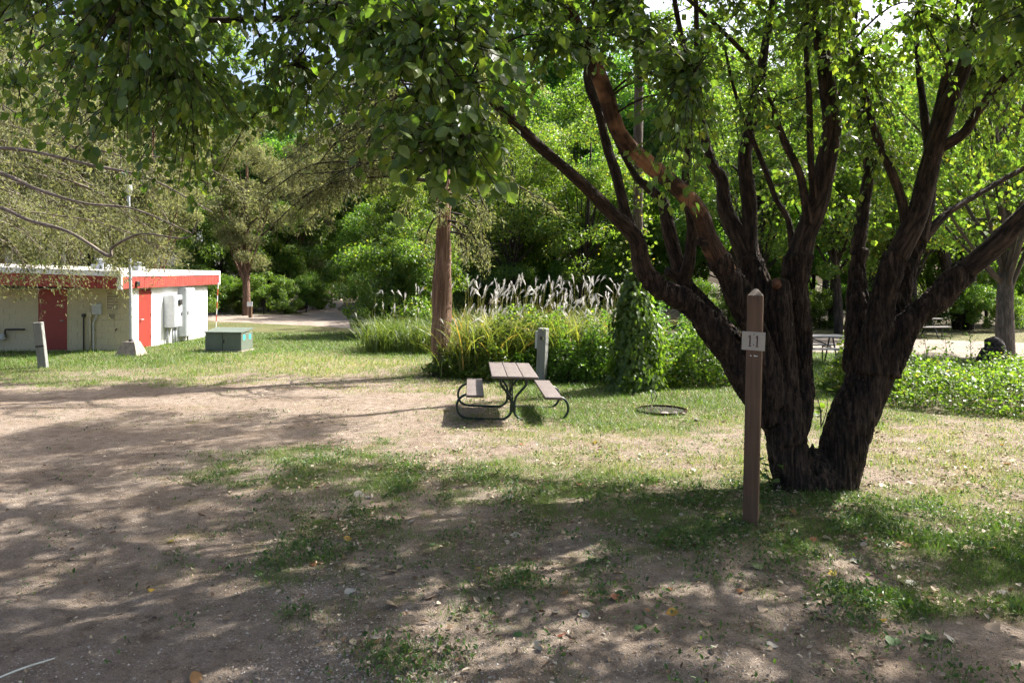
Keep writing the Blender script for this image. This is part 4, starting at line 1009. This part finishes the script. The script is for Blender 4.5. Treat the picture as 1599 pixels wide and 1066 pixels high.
# ------------------------------------------------------------------ grey pedestals
def pedestal(px, py, w, h, tilt, rz, label, box):
    o = thing('utility_pedestal', label, 'post', G(px, py), (0, tilt, rz))
    mb = MB(); mb.box((-w / 2, -w / 2, -.12), (w / 2, w / 2, h), .012); mb.build('post', M['post_grey'], o)
    if box:
        MB().box((-w/2-.06, -w*.42, h*.62), (-w/2-.001, w*.42, h*.94), .008).build('outlet_box', M['grey_box'], o)
        MB().box((-.03, -w/2-.012, h*.79), (.02, -w/2-.001, h*.85)).build('latch', M['dark_steel'], o)
    else:
        MB().box((-w/2+.004, -w/2-.006, h*.46), (w/2-.004, -w/2-.001, h*.50)).build('band', M['dark_steel'], o)
pedestal(845, 597, .20, 1.22, math.radians(2.6), math.radians(-24), 'grey wooden utility pedestal with an outlet box behind the picnic table', True)
pedestal(68, 574, .20, 1.2, math.radians(-6), math.radians(15), 'tilted grey wooden post on the lawn before the cream wall', False)

# ------------------------------------------------------------------ fire ring
fb = G(1033, 642)
fr = thing('fire_ring', 'low rusty steel fire ring set in the grass', 'fire ring', fb)
k = 40; a = np.arange(k) / k * 2 * PI; V = []
for r_, z_ in ((.44, -.05), (.44, .042), (.425, .042), (.425, -.05)): V.append(np.stack([np.cos(a) * r_, np.sin(a) * r_, np.full(k, z_)], 1))
F = [(i * k + j, i * k + (j + 1) % k, (i + 1) * k + (j + 1) % k, (i + 1) * k + j) for i in range(3) for j in range(k)]
MB().add(np.vstack(V), F).build('ring', M['rust'], fr)
V = np.vstack([[[0, 0, .022]], np.stack([np.cos(a) * .425, np.sin(a) * .425, np.full(k, .012)], 1)])
MB().add(V, (), [(0, 1 + j, 1 + (j + 1) % k) for j in range(k)]).build('ash_bed', M['charred'], fr)
MB().tube([(-.08, .40, .10), (-.10, .40, .24), (-.05, .40, .28), (-.01, .40, .20), (-.05, .40, .10)], .008, 6).build('handle', M['dark_steel'], fr, True)

def rock_mesh(seed, name='rock'):
    r = np.random.default_rng(seed); import bmesh
    bm = bmesh.new(); bmesh.ops.create_icosphere(bm, subdivisions=2, radius=1)
    sx, sy, sz = r.uniform(.7, 1.1), r.uniform(.6, 1), r.uniform(.45, .7)
    co = np.array([v.co for v in bm.verts]); f = 1 + .45 * (fbm(co[:, 0] * 1.4 + seed, co[:, 1] * 1.4, co[:, 2] * 1.4, 2, seed) - .5)
    for v, m_ in zip(bm.verts, f): v.co = (v.co.x * sx * m_, v.co.y * sy * m_, v.co.z * sz * m_)
    me = bpy.data.meshes.new(name); bm.to_mesh(me); bm.free(); me.materials.append(M['stone']); return me
ROCKS = [rock_mesh(s) for s in range(4)]
for px, py, s, l in ((1000, 641, .06, 'small stone left of the fire ring'), (1038, 648, .085, 'largest pale stone leaning on the front of the fire ring'), (1054, 648, .07, 'middle stone at the front of the fire ring'), (1066, 647, .06, 'last stone at the right end of the fire ring'), (1087, 657, .055, 'lone stone lying in the grass beside the fire ring')):
    g = G(px, py); tag(ob('rock', ROCKS[int(s * 1000) % 4], None, (g[0], g[1], s * .25), (0, 0, s * 90), s), l, 'rock', 'stones round the fire ring')

# ------------------------------------------------------------------ flat roofed building
BX, BY, BXE, BYE, BH = -12.4, 24.0, -21.0, 30.1, 2.5
bld = thing('restroom_building', 'low flat roofed cream and white block building with red doors and red fascia', 'building', (BX, BY, 0))
def bbox(name, a, b, mat, par=None, bev=0.0, off=(BX, BY, 0)):
    return MB().box(np.array(a, float) - off, np.array(b, float) - off, bev).build(name, M[mat], par if par is not None else bld)
DX0, DX1 = -15.40, -14.40           # front door
VX = (-13.16, -12.75, 1.32, 1.95); VX2 = (-13.10, -12.85, 1.01, 1.24)
# walls: mortar core set back behind the blocks
bbox('wall_core', (BXE, BY + .009, -.2), (BX - .004, BY + .2, BH), 'cream')
bbox('wall_core', (BX - .2, BY + .2, -.2), (BX - .004, BYE, BH), 'white')
bbox('wall_core', (BXE, BYE - .2, -.2), (BX - .2, BYE, BH), 'white'); bbox('wall_core', (BXE, BY + .2, -.2), (BXE + .2, BYE - .2, BH), 'cream')
blkm = {}
def block(x0, x1, z0, z1):
    key = (round(x1 - x0, 3), round(z1 - z0, 3))
    if key not in blkm: blkm[key] = MB().box((0, 0, 0), (key[0], .03, key[1]), .002).mesh('block', M['cream'])
    ob('block', blkm[key], bld, (x0 - BX, rng.normal(0, .0012), z0))
def hit(x0, x1, z0, z1, r): return x0 < r[1] - .001 and x1 > r[0] + .001 and z0 < r[3] - .001 and z1 > r[2] + .001
HOLES = [(DX0, DX1, 0, 2.1), VX, VX2]
for row in range(13):
    z0 = row * .2; z1 = z0 + .192 if row < 12 else 2.5
    if z0 >= 2.49: break
    x = -17.3 - (.2 if row % 2 else 0)
    while x < BX - .01:
        segs = [(max(x, -17.4), min(x + .392, BX))]
        for h in HOLES:
            ns = []
            for a_, b_ in segs:
                if hit(a_, b_, z0, z1, h):
                    if a_ < h[0] - .03: ns.append((a_, h[0]))
                    if b_ > h[1] + .03: ns.append((h[1], b_))
                else: ns.append((a_, b_))
            segs = ns
        for a_, b_ in segs:
            if b_ - a_ > .02: block(a_, b_, z0, z1)
        x += .4
# side wall, white painted blocks seen too flat to pick apart
sw = MB()
for row in range(12):
    y = BY + .031 - (.2 if row % 2 else 0)
    while y < BYE:
        a_, b_ = max(y, BY + .031), min(y + .394, BYE); z0 = row * .2
        if b_ - a_ > .03 and not (a_ < 25.42 and b_ > 24.5 and z0 < 2.03): sw.box((-.02, a_ - BY, z0), (.0, b_ - BY, z0 + .195))
        elif a_ < 24.5 < b_ and z0 < 2.03: sw.box((-.02, a_ - BY, z0), (.0, 24.5 - BY, z0 + .195))
        elif a_ < 25.42 < b_ and z0 < 2.03: sw.box((-.02, 25.42 - BY, z0), (.0, b_ - BY, z0 + .195))
        y += .4
sw.build('side_wall_blocks', M['white'], bld)['kind'] = 'stuff'
# doors
d1 = bbox('door', (DX0 + .03, BY - .004, .03), (DX1 - .03, BY + .018, 2.06), 'red_door'); bbox('door_frame', (DX0, BY - .012, 0), (DX0 + .028, BY + .018, 2.1), 'cream'); bbox('door_frame', (DX1 - .028, BY - .012, 0), (DX1, BY + .018, 2.1), 'cream')
MB().tube([(DX1 - .14 - BX, -.004, .98), (DX1 - .14 - BX, -.06, .98), (DX1 - .22 - BX, -.07, .98)], .016, 8).build('handle', M['galv'], d1)
d2 = bbox('door', (BX - .018, 24.53, .03), (BX + .004, 25.39, 2.0), 'red_door'); bbox('door_frame', (BX - .018, 24.5, 0), (BX + .015, 24.527, 2.03), 'white'); bbox('door_frame', (BX - .018, 25.393, 0), (BX + .015, 25.42, 2.03), 'white')
MB().tube([(.004, .66, .98), (.06, .66, .98), (.07, .76, .98)], .016, 8).build('handle', M['galv'], d2)
for z in (.3, 1.05, 1.8): bbox('hinge', (BX - .0, 25.385, z), (BX + .018, 25.40, z + .1), 'dark_steel', d2)
# louvred vents
for (x0, x1, z0, z1), ns in ((VX, 6), (VX2, 3)):
    v = bbox('louvre_vent', (x0 + .03, BY + .012, z0 + .03), (x1 - .03, BY + .019, z1 - .03), 'dark_slot')
    for a_, b_ in (((x0, BY - .02, z0), (x1, BY + .018, z0 + .028)), ((x0, BY - .02, z1 - .028), (x1, BY + .018, z1)), ((x0, BY - .02, z0 + .028), (x0 + .028, BY + .018, z1 - .028)), ((x1 - .028, BY - .02, z0 + .028), (x1, BY + .018, z1 - .028))): bbox('vent_frame', a_, b_, 'cream', v)
    for i in range(ns):
        z = z0 + .04 + (z1 - z0 - .08) * (i + .5) / ns; hh = (z1 - z0 - .08) / ns * .33
        s_ = MB().box((x0 + .03 - BX, -.016, -.004), (x1 - .03 - BX, .012, .004)); s_.V[0] = s_.V[0] + np.c_[np.zeros((8, 2)), (s_.V[0][:, 1] * hh * 55)] + [0, 0, z]
        s_.build('slat', M['slat'], v)
# services on the front wall
bbox('electric_box', (-13.58, BY - .10, 1.18), (-13.29, BY - .003, 1.53), 'grey_box', None, .008)
bbox('conduit_box', (-13.93, BY - .08, 1.10), (-13.83, BY - .003, 1.20), 'dark_steel', None, .006); bbox('conduit_box', (-13.74, BY - .10, 1.10), (-13.60, BY - .003, 1.27), 'cream', None, .006)
def bpipe(name, pts, r, mat): return MB().tube([np.array(p_) - [BX, BY, 0] for p_ in pts], r, 8).build(name, M[mat], bld, True)
bpipe('conduit', [(-13.88, BY - .04, 1.10), (-13.88, BY - .04, -.05)], .022, 'dark_steel'); bpipe('conduit', [(-13.66, BY - .05, 1.10), (-13.66, BY - .05, -.05)], .034, 'cream')
bpipe('conduit', [(-13.44, BY - .05, 1.18), (-13.48, BY - .06, 1.06), (-13.55, BY - .06, .92), (-13.555, BY - .05, .7), (-13.555, BY - .05, -.05)], .028, 'grey_box')
bpipe('gas_pipe', [(-16.9, BY - .10, .0), (-16.9, BY - .10, .66), (-16.75, BY - .10, .70), (-16.6, BY - .10, .68)], .03, 'dark_steel'); bpipe('gas_pipe', [(-16.38, BY - .10, .45), (-16.38, BY - .10, .66), (-16.3, BY - .10, .70), (-15.75, BY - .10, .70)], .03, 'dark_steel')
bbox('gas_meter', (-16.62, BY - .22, .36), (-16.36, BY - .03, .56), 'grey_box', None, .04)
bpipe('spigot', [(-12.82, BY - .002, .70), (-12.82, BY - .07, .70), (-12.82, BY - .09, .64)], .02, 'dark_steel')
# cabinets on the side wall
c1 = bbox('meter_cabinet', (BX + .003, 26.3, .60), (BX + .37, 26.98, 1.75), 'galv', None, .012)
bbox('cabinet_door', (BX + .371, 26.34, .64), (BX + .384, 26.94, 1.70), 'grey_box', c1); bbox('meter', (BX + .385, 26.62, 1.40), (BX + .45, 26.84, 1.60), 'dark_steel', c1, .02); bbox('warning_label', (BX + .385, 26.50, 1.22), (BX + .389, 26.66, 1.36), 'label_white', c1); bbox('warning_stripe', (BX + .3892, 26.52, 1.30), (BX + .392, 26.64, 1.345), 'label_red', c1); bbox('latch', (BX + .385, 26.86, 1.0), (BX + .41, 26.90, 1.12), 'dark_steel', c1)
c2 = bbox('tall_cabinet', (BX + .003, 27.45, .2), (BX + .30, 28.2, 2.0), 'grey_box', None, .012); bbox('cabinet_door', (BX + .301, 27.49, .24), (BX + .314, 28.16, 1.95), 'grey_box', c2); bbox('latch', (BX + .315, 27.54, 1.0), (BX + .34, 27.58, 1.14), 'dark_steel', c2)
for y, x in ((26.42, .1), (26.62, .2), (26.8, .2), (27.65, .12), (28.0, .12)): bpipe('conduit', [(BX + x, y, .62 if y < 27 else .22), (BX + x, y, -.05)], .045, 'galv')
# roof and fascia
RX, RY, RYE, RXE = -12.22, 23.1, 30.9, -21.6
def ztop(x, y): return 2.56 + .034 * (RX - x) + .014 * (y - RY)
m = MB(); c4 = [(RXE, RY), (RX, RY), (RX, RYE), (RXE, RYE)]
m.add([(x - BX, y - BY, ztop(x, y) - dz) for dz in (.09, 0) for x, y in c4], [(0,3,2,1),(4,5,6,7),(0,1,5,4),(1,2,6,5),(2,3,7,6),(3,0,4,7)]); rf = m.build('roof', M['roofing'], bld)
def fascia(name, p, q, d0, d1, th, mat, boards=0):
    m = MB(); p = np.array(p, float); q = np.array(q, float); L = np.linalg.norm(q - p); u = (q - p) / L; nn = np.array([u[1], -u[0]])
    n = boards or 1
    for i in range(n):
        a_ = p + u * L * i / n; b_ = p + u * (L * (i + 1) / n - (.012 if boards else 0)); tt_ = th + (rng.uniform(-.003, .003) if boards else 0)
        V = [(*(c_ + nn * o_ - [BX, BY]), ztop(*c_) - d_) for d_ in (d1 + (rng.uniform(0, .008) if boards else 0), d0) for c_, o_ in ((a_, .0), (b_, .0), (b_, tt_), (a_, tt_))]
        m.add(V, [(0,1,2,3),(7,6,5,4),(1,0,4,5),(2,1,5,6),(3,2,6,7),(0,3,7,4)])
    return m.build(name, M[mat], rf)
fascia('white_fascia', (RXE, RY), (RX, RY), -.012, .155, .035, 'white'); fascia('red_fascia', (RXE, RY + .012), (RX - .002, RY + .012), .156, .54, .026, 'red', 62)
fascia('white_fascia', (RX, RY), (RX, RYE), -.012, .155, .035, 'white'); fascia('red_fascia', (RX - .012, RY + .10), (RX - .012, RYE - .1), .156, .54, .026, 'red', 50)
for y0 in (RY - .035, RYE - .1): bbox('corner_trim', (RX - .10, y0, ztop(RX, y0) - .56), (RX + .03, y0 + .1, ztop(RX, y0) - .157), 'white', rf)
bbox('soffit', (RXE, RY + .05, 2.02), (RX - .05, BY - .02, 2.03), 'cream', rf)
for x, s in ((-14.6, 1.0), (-13.3, .8)):
    s *= .75
    vt_ = bbox('roof_vent', (x - .3 * s, 26.0, ztop(x, 26) - .02), (x + .3 * s, 26.6, ztop(x, 26) + .22 * s), 'galv', None, .02)
    MB().tube([(x - BX, 2.3, ztop(x, 26) + .2 * s), (x - BX, 2.3, ztop(x, 26) + .45 * s)], [.12, .12], 12).build('vent_pipe', M['galv'], vt_); MB().tube([(x - BX, 2.3, ztop(x, 26) + .45 * s), (x - BX, 2.3, ztop(x, 26) + .52 * s)], [.2, .08], 12).build('vent_cap', M['galv'], vt_)
bbox('fascia_lamp', (RX + .016, 23.95, 2.10), (RX + .10, 24.12, 2.26), 'dark_steel', rf, .02)

# ------------------------------------------------------------------ pole, transformer, marker, little sign post
lp = thing('light_pole', 'slim grey steel light pole on a tapered concrete footing before the building corner', 'pole', G(205, 554.5))
MB().add([(sx * a_, sy * a_, z) for a_, z in ((.36, -.05), (.18, .42)) for sx, sy in ((-1,-1),(1,-1),(1,1),(-1,1))], [(0,3,2,1),(4,5,6,7),(0,1,5,4),(1,2,6,5),(2,3,7,6),(3,0,4,7)]).build('concrete_footing', M['concrete'], lp)
MB().tube([(0,0,.42),(0,0,.5)], [.085,.05], 12).build('flange', M['dark_steel'], lp); MB().tube([(0,0,.45),(-.03,0,2.5),(-.08,0,4.9)], [.052,.045,.04], 12).build('pole', M['galv'], lp, True)
MB().tube([(-.08,0,4.85),(-.08,0,5.05),(-.08,0,5.2)], [.05,.11,.10], 12).build('lamp_head', M['galv'], lp)
tr = thing('transformer_box', 'squat dark green utility transformer box on the lawn', 'utility box', (-9.18, 24.0, 0), (0, 0, math.radians(-8)))
MB().box((-.66, -.42, -.05), (.66, .42, .05), .01).build('pad', M['concrete'], tr); MB().box((-.62, -.38, .05), (.62, .38, .60), .015).build('body', M['trafo'], tr)
MB().add([(-.65,-.42,.602),(.65,-.42,.602),(.65,.42,.70),(-.65,.42,.70),(-.65,-.42,.64),(.65,-.42,.64),(.65,.42,.74),(-.65,.42,.74)], [(0,3,2,1),(4,5,6,7),(0,1,5,4),(1,2,6,5),(2,3,7,6),(3,0,4,7)]).build('lid', M['trafo'], tr)
MB().box((-.02,-.386,.06), (-.008,-.3805,.59)).build('door_seam', M['dark_slot'], tr); MB().box((.012,-.40,.28), (.04,-.3805,.40)).build('latch', M['dark_steel'], tr)
for y in (-.25, .12): MB().box((.6205, y, .38), (.625, y + .12, .54)).build('sticker', M['tag'], tr)
mk = thing('marker_rod', 'thin red and white striped marker rod behind the transformer box', 'marker', (-11.0, 27.4, 0), (0, math.radians(3), 0))
for i in range(9): MB().tube([(0,0,.05+i*.24),(0,0,.05+(i+1)*.24)], .018, 8).build('stripe', M['label_red' if i % 2 else 'label_white'], mk)
sp = thing('sign_post', 'short brown post with a tiny white sign by the far road', 'sign', G(391, 497))
MB().box((-.09,-.09,-.1), (.09,.09,1.0), .01).build('post', M['post_paint'], sp); MB().box((-.16,-.115,.72), (.16,-.092,1.0)).build('plate', M['label_white'], sp)

st = thing('tree_stump', 'dark charred stump beside the grey trunk at the edge of the view', 'stump', W(1547, 0, 20.5) * [1, 1, 0])
MB().tube([(0,0,-.1),(-.02,0,.15),(.06,0,.42),(-.05,.02,.66)], [.42,.33,.30,.16], 16, .05, .13, 2.0).build('stump', M['charred'], st, True)

# pale stick at the corner of the drive
sa, sb = G(-20, 1068), G(85, 1030)
tag(MB().tube([sa + [0,0,.012], (sa + sb) / 2 + [0,0,.02], sb + [0,0,.012]], [.006,.006,.004], 6).build('stick', mat_paint('pale_stick', (.55, .57, .50), .6, .1, 12), None, True), 'thin pale straight stick lying on the drive in the corner', 'stick')

# ------------------------------------------------------------------ grass, weeds, litter and stones on the ground
def scatter(n, ylo, yhi, pw=1.0, margin=1.06):
    y = (ylo ** (2 - pw) + rng.random(n) * (yhi ** (2 - pw) - ylo ** (2 - pw))) ** (1 / (2 - pw)) if pw != 2 else ylo * (yhi / ylo) ** rng.random(n)
    x = rng.uniform(-.70, .70, n) * margin * y
    return x, y
def ground_z(x, y): return gz(x, y) + ((fbm(x * 5, y * 5, None, 3, 41) - .5) * .02 + (fbm(x * 1.7, y * 1.7, None, 2, 43) - .5) * .035) * sstep(24, 14, y) * sstep(14, 9, np.abs(x))
x, y = scatter(620000, 3.4, 34, 2.0)
g, d = cover(x, y)
tuft = fbm(x * 7, y * 7, None, 2, 91)
keep = (rng.random(len(x)) < g ** 1.15 * sstep(.32, .58, tuft + .3 * g) + .10 * sstep(.06, .2, g) * (tuft > .5)) & ~((x < BX) & (y > BY))
rd = np.array([(30, 17), (15.5, 24.6), (6, 29.5), (-3, 36)], float)
yroad = np.interp(x, rd[::-1, 0], rd[::-1, 1]); keep &= y < yroad - 3.9
x, y, g, d = x[keep], y[keep], g[keep], d[keep]; n = len(x)
a = rng.uniform(0, 2 * PI, n); H = rng.uniform(.02, .065, n) * (.75 + .5 * g) * (1 + .5 * (fbm(x * 1.4, y * 1.4, None, 2, 17) > .62)); H *= np.where(y > 14, 1.15, 1)
lv = np.clip(rng.beta(2, 3, n) * .62 + d * rng.uniform(.1, .75, n), 0, 1)
bd = np.stack([np.cos(a), np.sin(a), np.zeros(n)], 1)
wd = np.clip(.002 * np.maximum(1, y / 6.5), 0, .009)
b0 = np.stack([x, y, ground_z(x, y) - .003], 1); sd = np.stack([-bd[:, 1], bd[:, 0], np.zeros(n)], 1) * (wd * rng.uniform(.8, 1.5, n))[:, None]
V = np.stack([b0 - sd, b0 + sd, b0 + bd * (H * rng.uniform(.2, 1.2, n))[:, None] + np.c_[np.zeros((n, 2)), H]], 1).reshape(-1, 3)
F = np.arange(3 * n).reshape(-1, 3); k = 3
print('grass blades', n)
tag(ob('lawn_grass', mk_mesh('lawn_grass', V, [F], {'lv': np.repeat(lv, k)}, False, [M['grass']])), 'short patchy lawn grass, green to straw coloured', 'grass', None, 'stuff')

# broad leaved weeds in the shaded band
x, y = scatter(190000, 3.4, 13, 2.0); g, d = cover(x, y)
keep = rng.random(len(x)) < np.clip(g * 1.6, 0, 1) * (1 - d) ** 2 * sstep(.48, .62, fbm(x * 2.6, y * 2.6, None, 3, 55)) * .8
x, y = x[keep], y[keep]; n = len(x); cx_ = np.round(x * 11) / 11; cy_ = np.round(y * 11) / 11
dirv = np.stack([x - cx_, y - cy_, np.zeros(n)], 1) + rng.normal(0, .01, (n, 3)); dirv[:, 2] = .012 + rng.random(n) * .03
tag(ob('ground_weeds', leaf_mesh('ground_weeds', np.stack([x, y, ground_z(x, y) + rng.uniform(.004, .05, n)], 1), dirv, np.array([0, 0, 1.0]) + rng.normal(0, .35, (n, 3)), rng.uniform(.016, .046, n), T_MID, M['weed_leaf'], .8, rng.random(n) * .9)), 'low broad leaved weeds spread through the shaded ground', 'weeds', None, 'stuff')

# dry leaf litter and crumbs
x, y = scatter(120000, 3.4, 16, 1.8); g, d = cover(x, y)
keep = rng.random(len(x)) < (.05 + .8 * np.clip(g * 1.5, 0, .7) * sstep(.40, .62, fbm(x * 1.3, y * 1.3, None, 3, 71))) * sstep(-6.5, -1.0, x + .12 * y) * np.where(y < 6.3, .5, 1.0)
x, y = x[keep], y[keep]; n = len(x)
tag(ob('leaf_litter', leaf_mesh('leaf_litter', np.stack([x, y, ground_z(x, y) + rng.uniform(.006, .03, n)], 1), rdir(n) * [1, 1, .3], np.array([0, 0, 1.0]) + rng.normal(0, .45, (n, 3)), rng.uniform(.015, .075, n) * rng.uniform(.4, 1, n), T_MID, M['litter'], rng.uniform(.5, 1.1, n), rng.random(n))), 'scattered dry brown leaf litter on shaded ground', 'leaf litter', None, 'stuff')

# loose stones: shared low-poly shapes written into one mesh
rv = [np.array([v.co for v in r_.vertices]) for r_ in ROCKS]
oct_v = np.array([(1,0,0),(-.9,.1,0),(.1,.85,0),(0,-.8,.1),(.1,0,.6),(0,.1,-.5)]); oct_f = np.array([(0,2,4),(2,1,4),(1,3,4),(3,0,4),(2,0,5),(1,2,5),(3,1,5),(0,3,5)])
def stones(n, xy, smin, smax):
    s = rng.uniform(smin, smax, n) * rng.uniform(.6, 1, n); th = rng.uniform(0, 2 * PI, n); tp = rng.normal(0, .5, n)
    v = oct_v[None] * (1 + rng.normal(0, .22, (n, 6, 1))) * s[:, None, None]
    vx = v[..., 0] * np.cos(th)[:, None] - v[..., 1] * np.sin(th)[:, None]; vy = v[..., 0] * np.sin(th)[:, None] + v[..., 1] * np.cos(th)[:, None]
    vz = v[..., 2] + vx * np.sin(tp)[:, None] * .5
    V = np.stack([vx + xy[0][:, None], vy + xy[1][:, None], vz + (ground_z(*xy) + s * .2)[:, None]], -1).reshape(-1, 3)
    return V, (oct_f[None, :4] + (np.arange(n) * 6)[:, None, None]).reshape(-1, 3)
x, y = scatter(300000, 3.4, 13, 2.0); gr = gravel_at(x, y)
base_p = .09 * sstep(.45, .7, fbm(x * 1.1, y * 1.1, None, 3, 87)) + .02
keep = rng.random(len(x)) < np.clip(gr * .55 + base_p, 0, 1); x, y = x[keep], y[keep]
V, F = stones(len(x), (x, y), .0035, .014)
t = NT('loose_gravel'); p = t.pos()
c_ = t.ramp(t.noise(p, 45, 2, .5), [(.3, (.10, .082, .066)), (.5, (.27, .23, .19)), (.7, (.48, .44, .38))])
gmat = t.out(t.pbsdf(c_, .9, 0, None, .2))
tag(ob('loose_gravel', mk_mesh('loose_gravel', V, [F], None, False, [gmat])), 'loose pale gravel on the drive edge', 'gravel', None, 'stuff')
print('stones', len(x))

# single fallen leaves
def dead_mesh(seed):
    r = np.random.default_rng(seed); v = T_NEAR[0].copy(); v[:, 2] = v[:, 2] * r.uniform(-2, 2) + r.normal(0, .04, len(v)) + .25 * (v[:, 1] ** 2) * r.choice([-1, 1]) * 2; v[:, 1] *= r.uniform(.9, 1.35); v[:, 0] -= .5
    return v
DV = [dead_mesh(s) for s in range(5)]
DM = {(c, s): mk_mesh('fallen_leaf', DV[s], [T_NEAR[1]], {'lv': np.full(18, .2 * s)}, True, [M['dead_' + c]]) for c in ('tan', 'rust', 'yellow', 'green', 'grey') for s in range(5)}
def fallen(px, py, size, c, label, group='fallen leaves on the ground'):
    g_ = G(px, py); z = float(ground_z(np.array([g_[0]]), np.array([g_[1]]))[0])
    tag(ob('fallen_leaf', DM[(c, int(rng.integers(5)))], None, (g_[0], g_[1], z + .012), (rng.normal(0, .25), rng.normal(0, .25), rng.uniform(0, 6.28)), size), label, 'leaf', group)
for px, py, s, c, l in ((1240,803,.15,'rust','large orange brown curled leaf at the foot of the dark tree'), (1412,851,.13,'rust','reddish brown leaf on the dark grass right of the post'), (1182,885,.13,'green','large pale green leaf lying on bare soil below the number post'), (930,874,.14,'green','crumpled green leaf standing up from the bare soil'), (265,844,.09,'yellow','bright yellow leaf alone on the drive'), (236,920,.05,'yellow','tiny yellow leaf on the shaded drive'), (671,932,.11,'tan','pale tan leaf on bare soil left of centre'), (614,945,.12,'tan','flat pinkish tan leaf beside the gravel streak'), (546,924,.10,'grey','grey dry leaf at the edge of the gravel streak'), (1449,996,.12,'green','grey green leaf on mossy soil near the corner'), (1378,971,.08,'yellow','small orange yellow leaf standing on mossy soil'), (1360,891,.11,'tan','tan leaf at the border of soil and dark grass'), (1286,916,.12,'tan','brown leaf in the grass tuft right of the post'), (1512,862,.14,'tan','pale leaf in the dark grass near the right edge'), (310,1061,.14,'rust','dark brown leaf on the drive at the bottom of the view'), (1144,838,.11,'tan','pale leaf just left of the number post foot'), (1085,841,.12,'tan','long pale leaf on the soil left of the post'), (795,780,.13,'grey','grey dry leaf in the weedy band'), (560,775,.12,'grey','bleached leaf in the weeds at the drive edge'), (1337,875,.12,'grey','large grey leaf on the soil before the dark grass'), (1580,720,.10,'tan','leaf on the dry lawn at the right edge')):
    fallen(px, py, s, c, l)
for c, n, l in (('tan', 44, 'tan dry leaf scattered on the shaded ground'), ('grey', 26, 'bleached grey leaf scattered on the shaded ground'), ('rust', 16, 'rust brown leaf scattered on the ground'), ('yellow', 7, 'small yellow leaf scattered on the ground'), ('green', 16, 'fresh green leaf scattered on the ground')):
    for _ in range(n):
        py = 690 + 330 * rng.random() ** 1.3; px = rng.uniform(480 if py > 720 else 650, 1590)
        fallen(px, py, rng.uniform(.05, .11), c, l, 'scattered ' + c + ' fallen leaves')
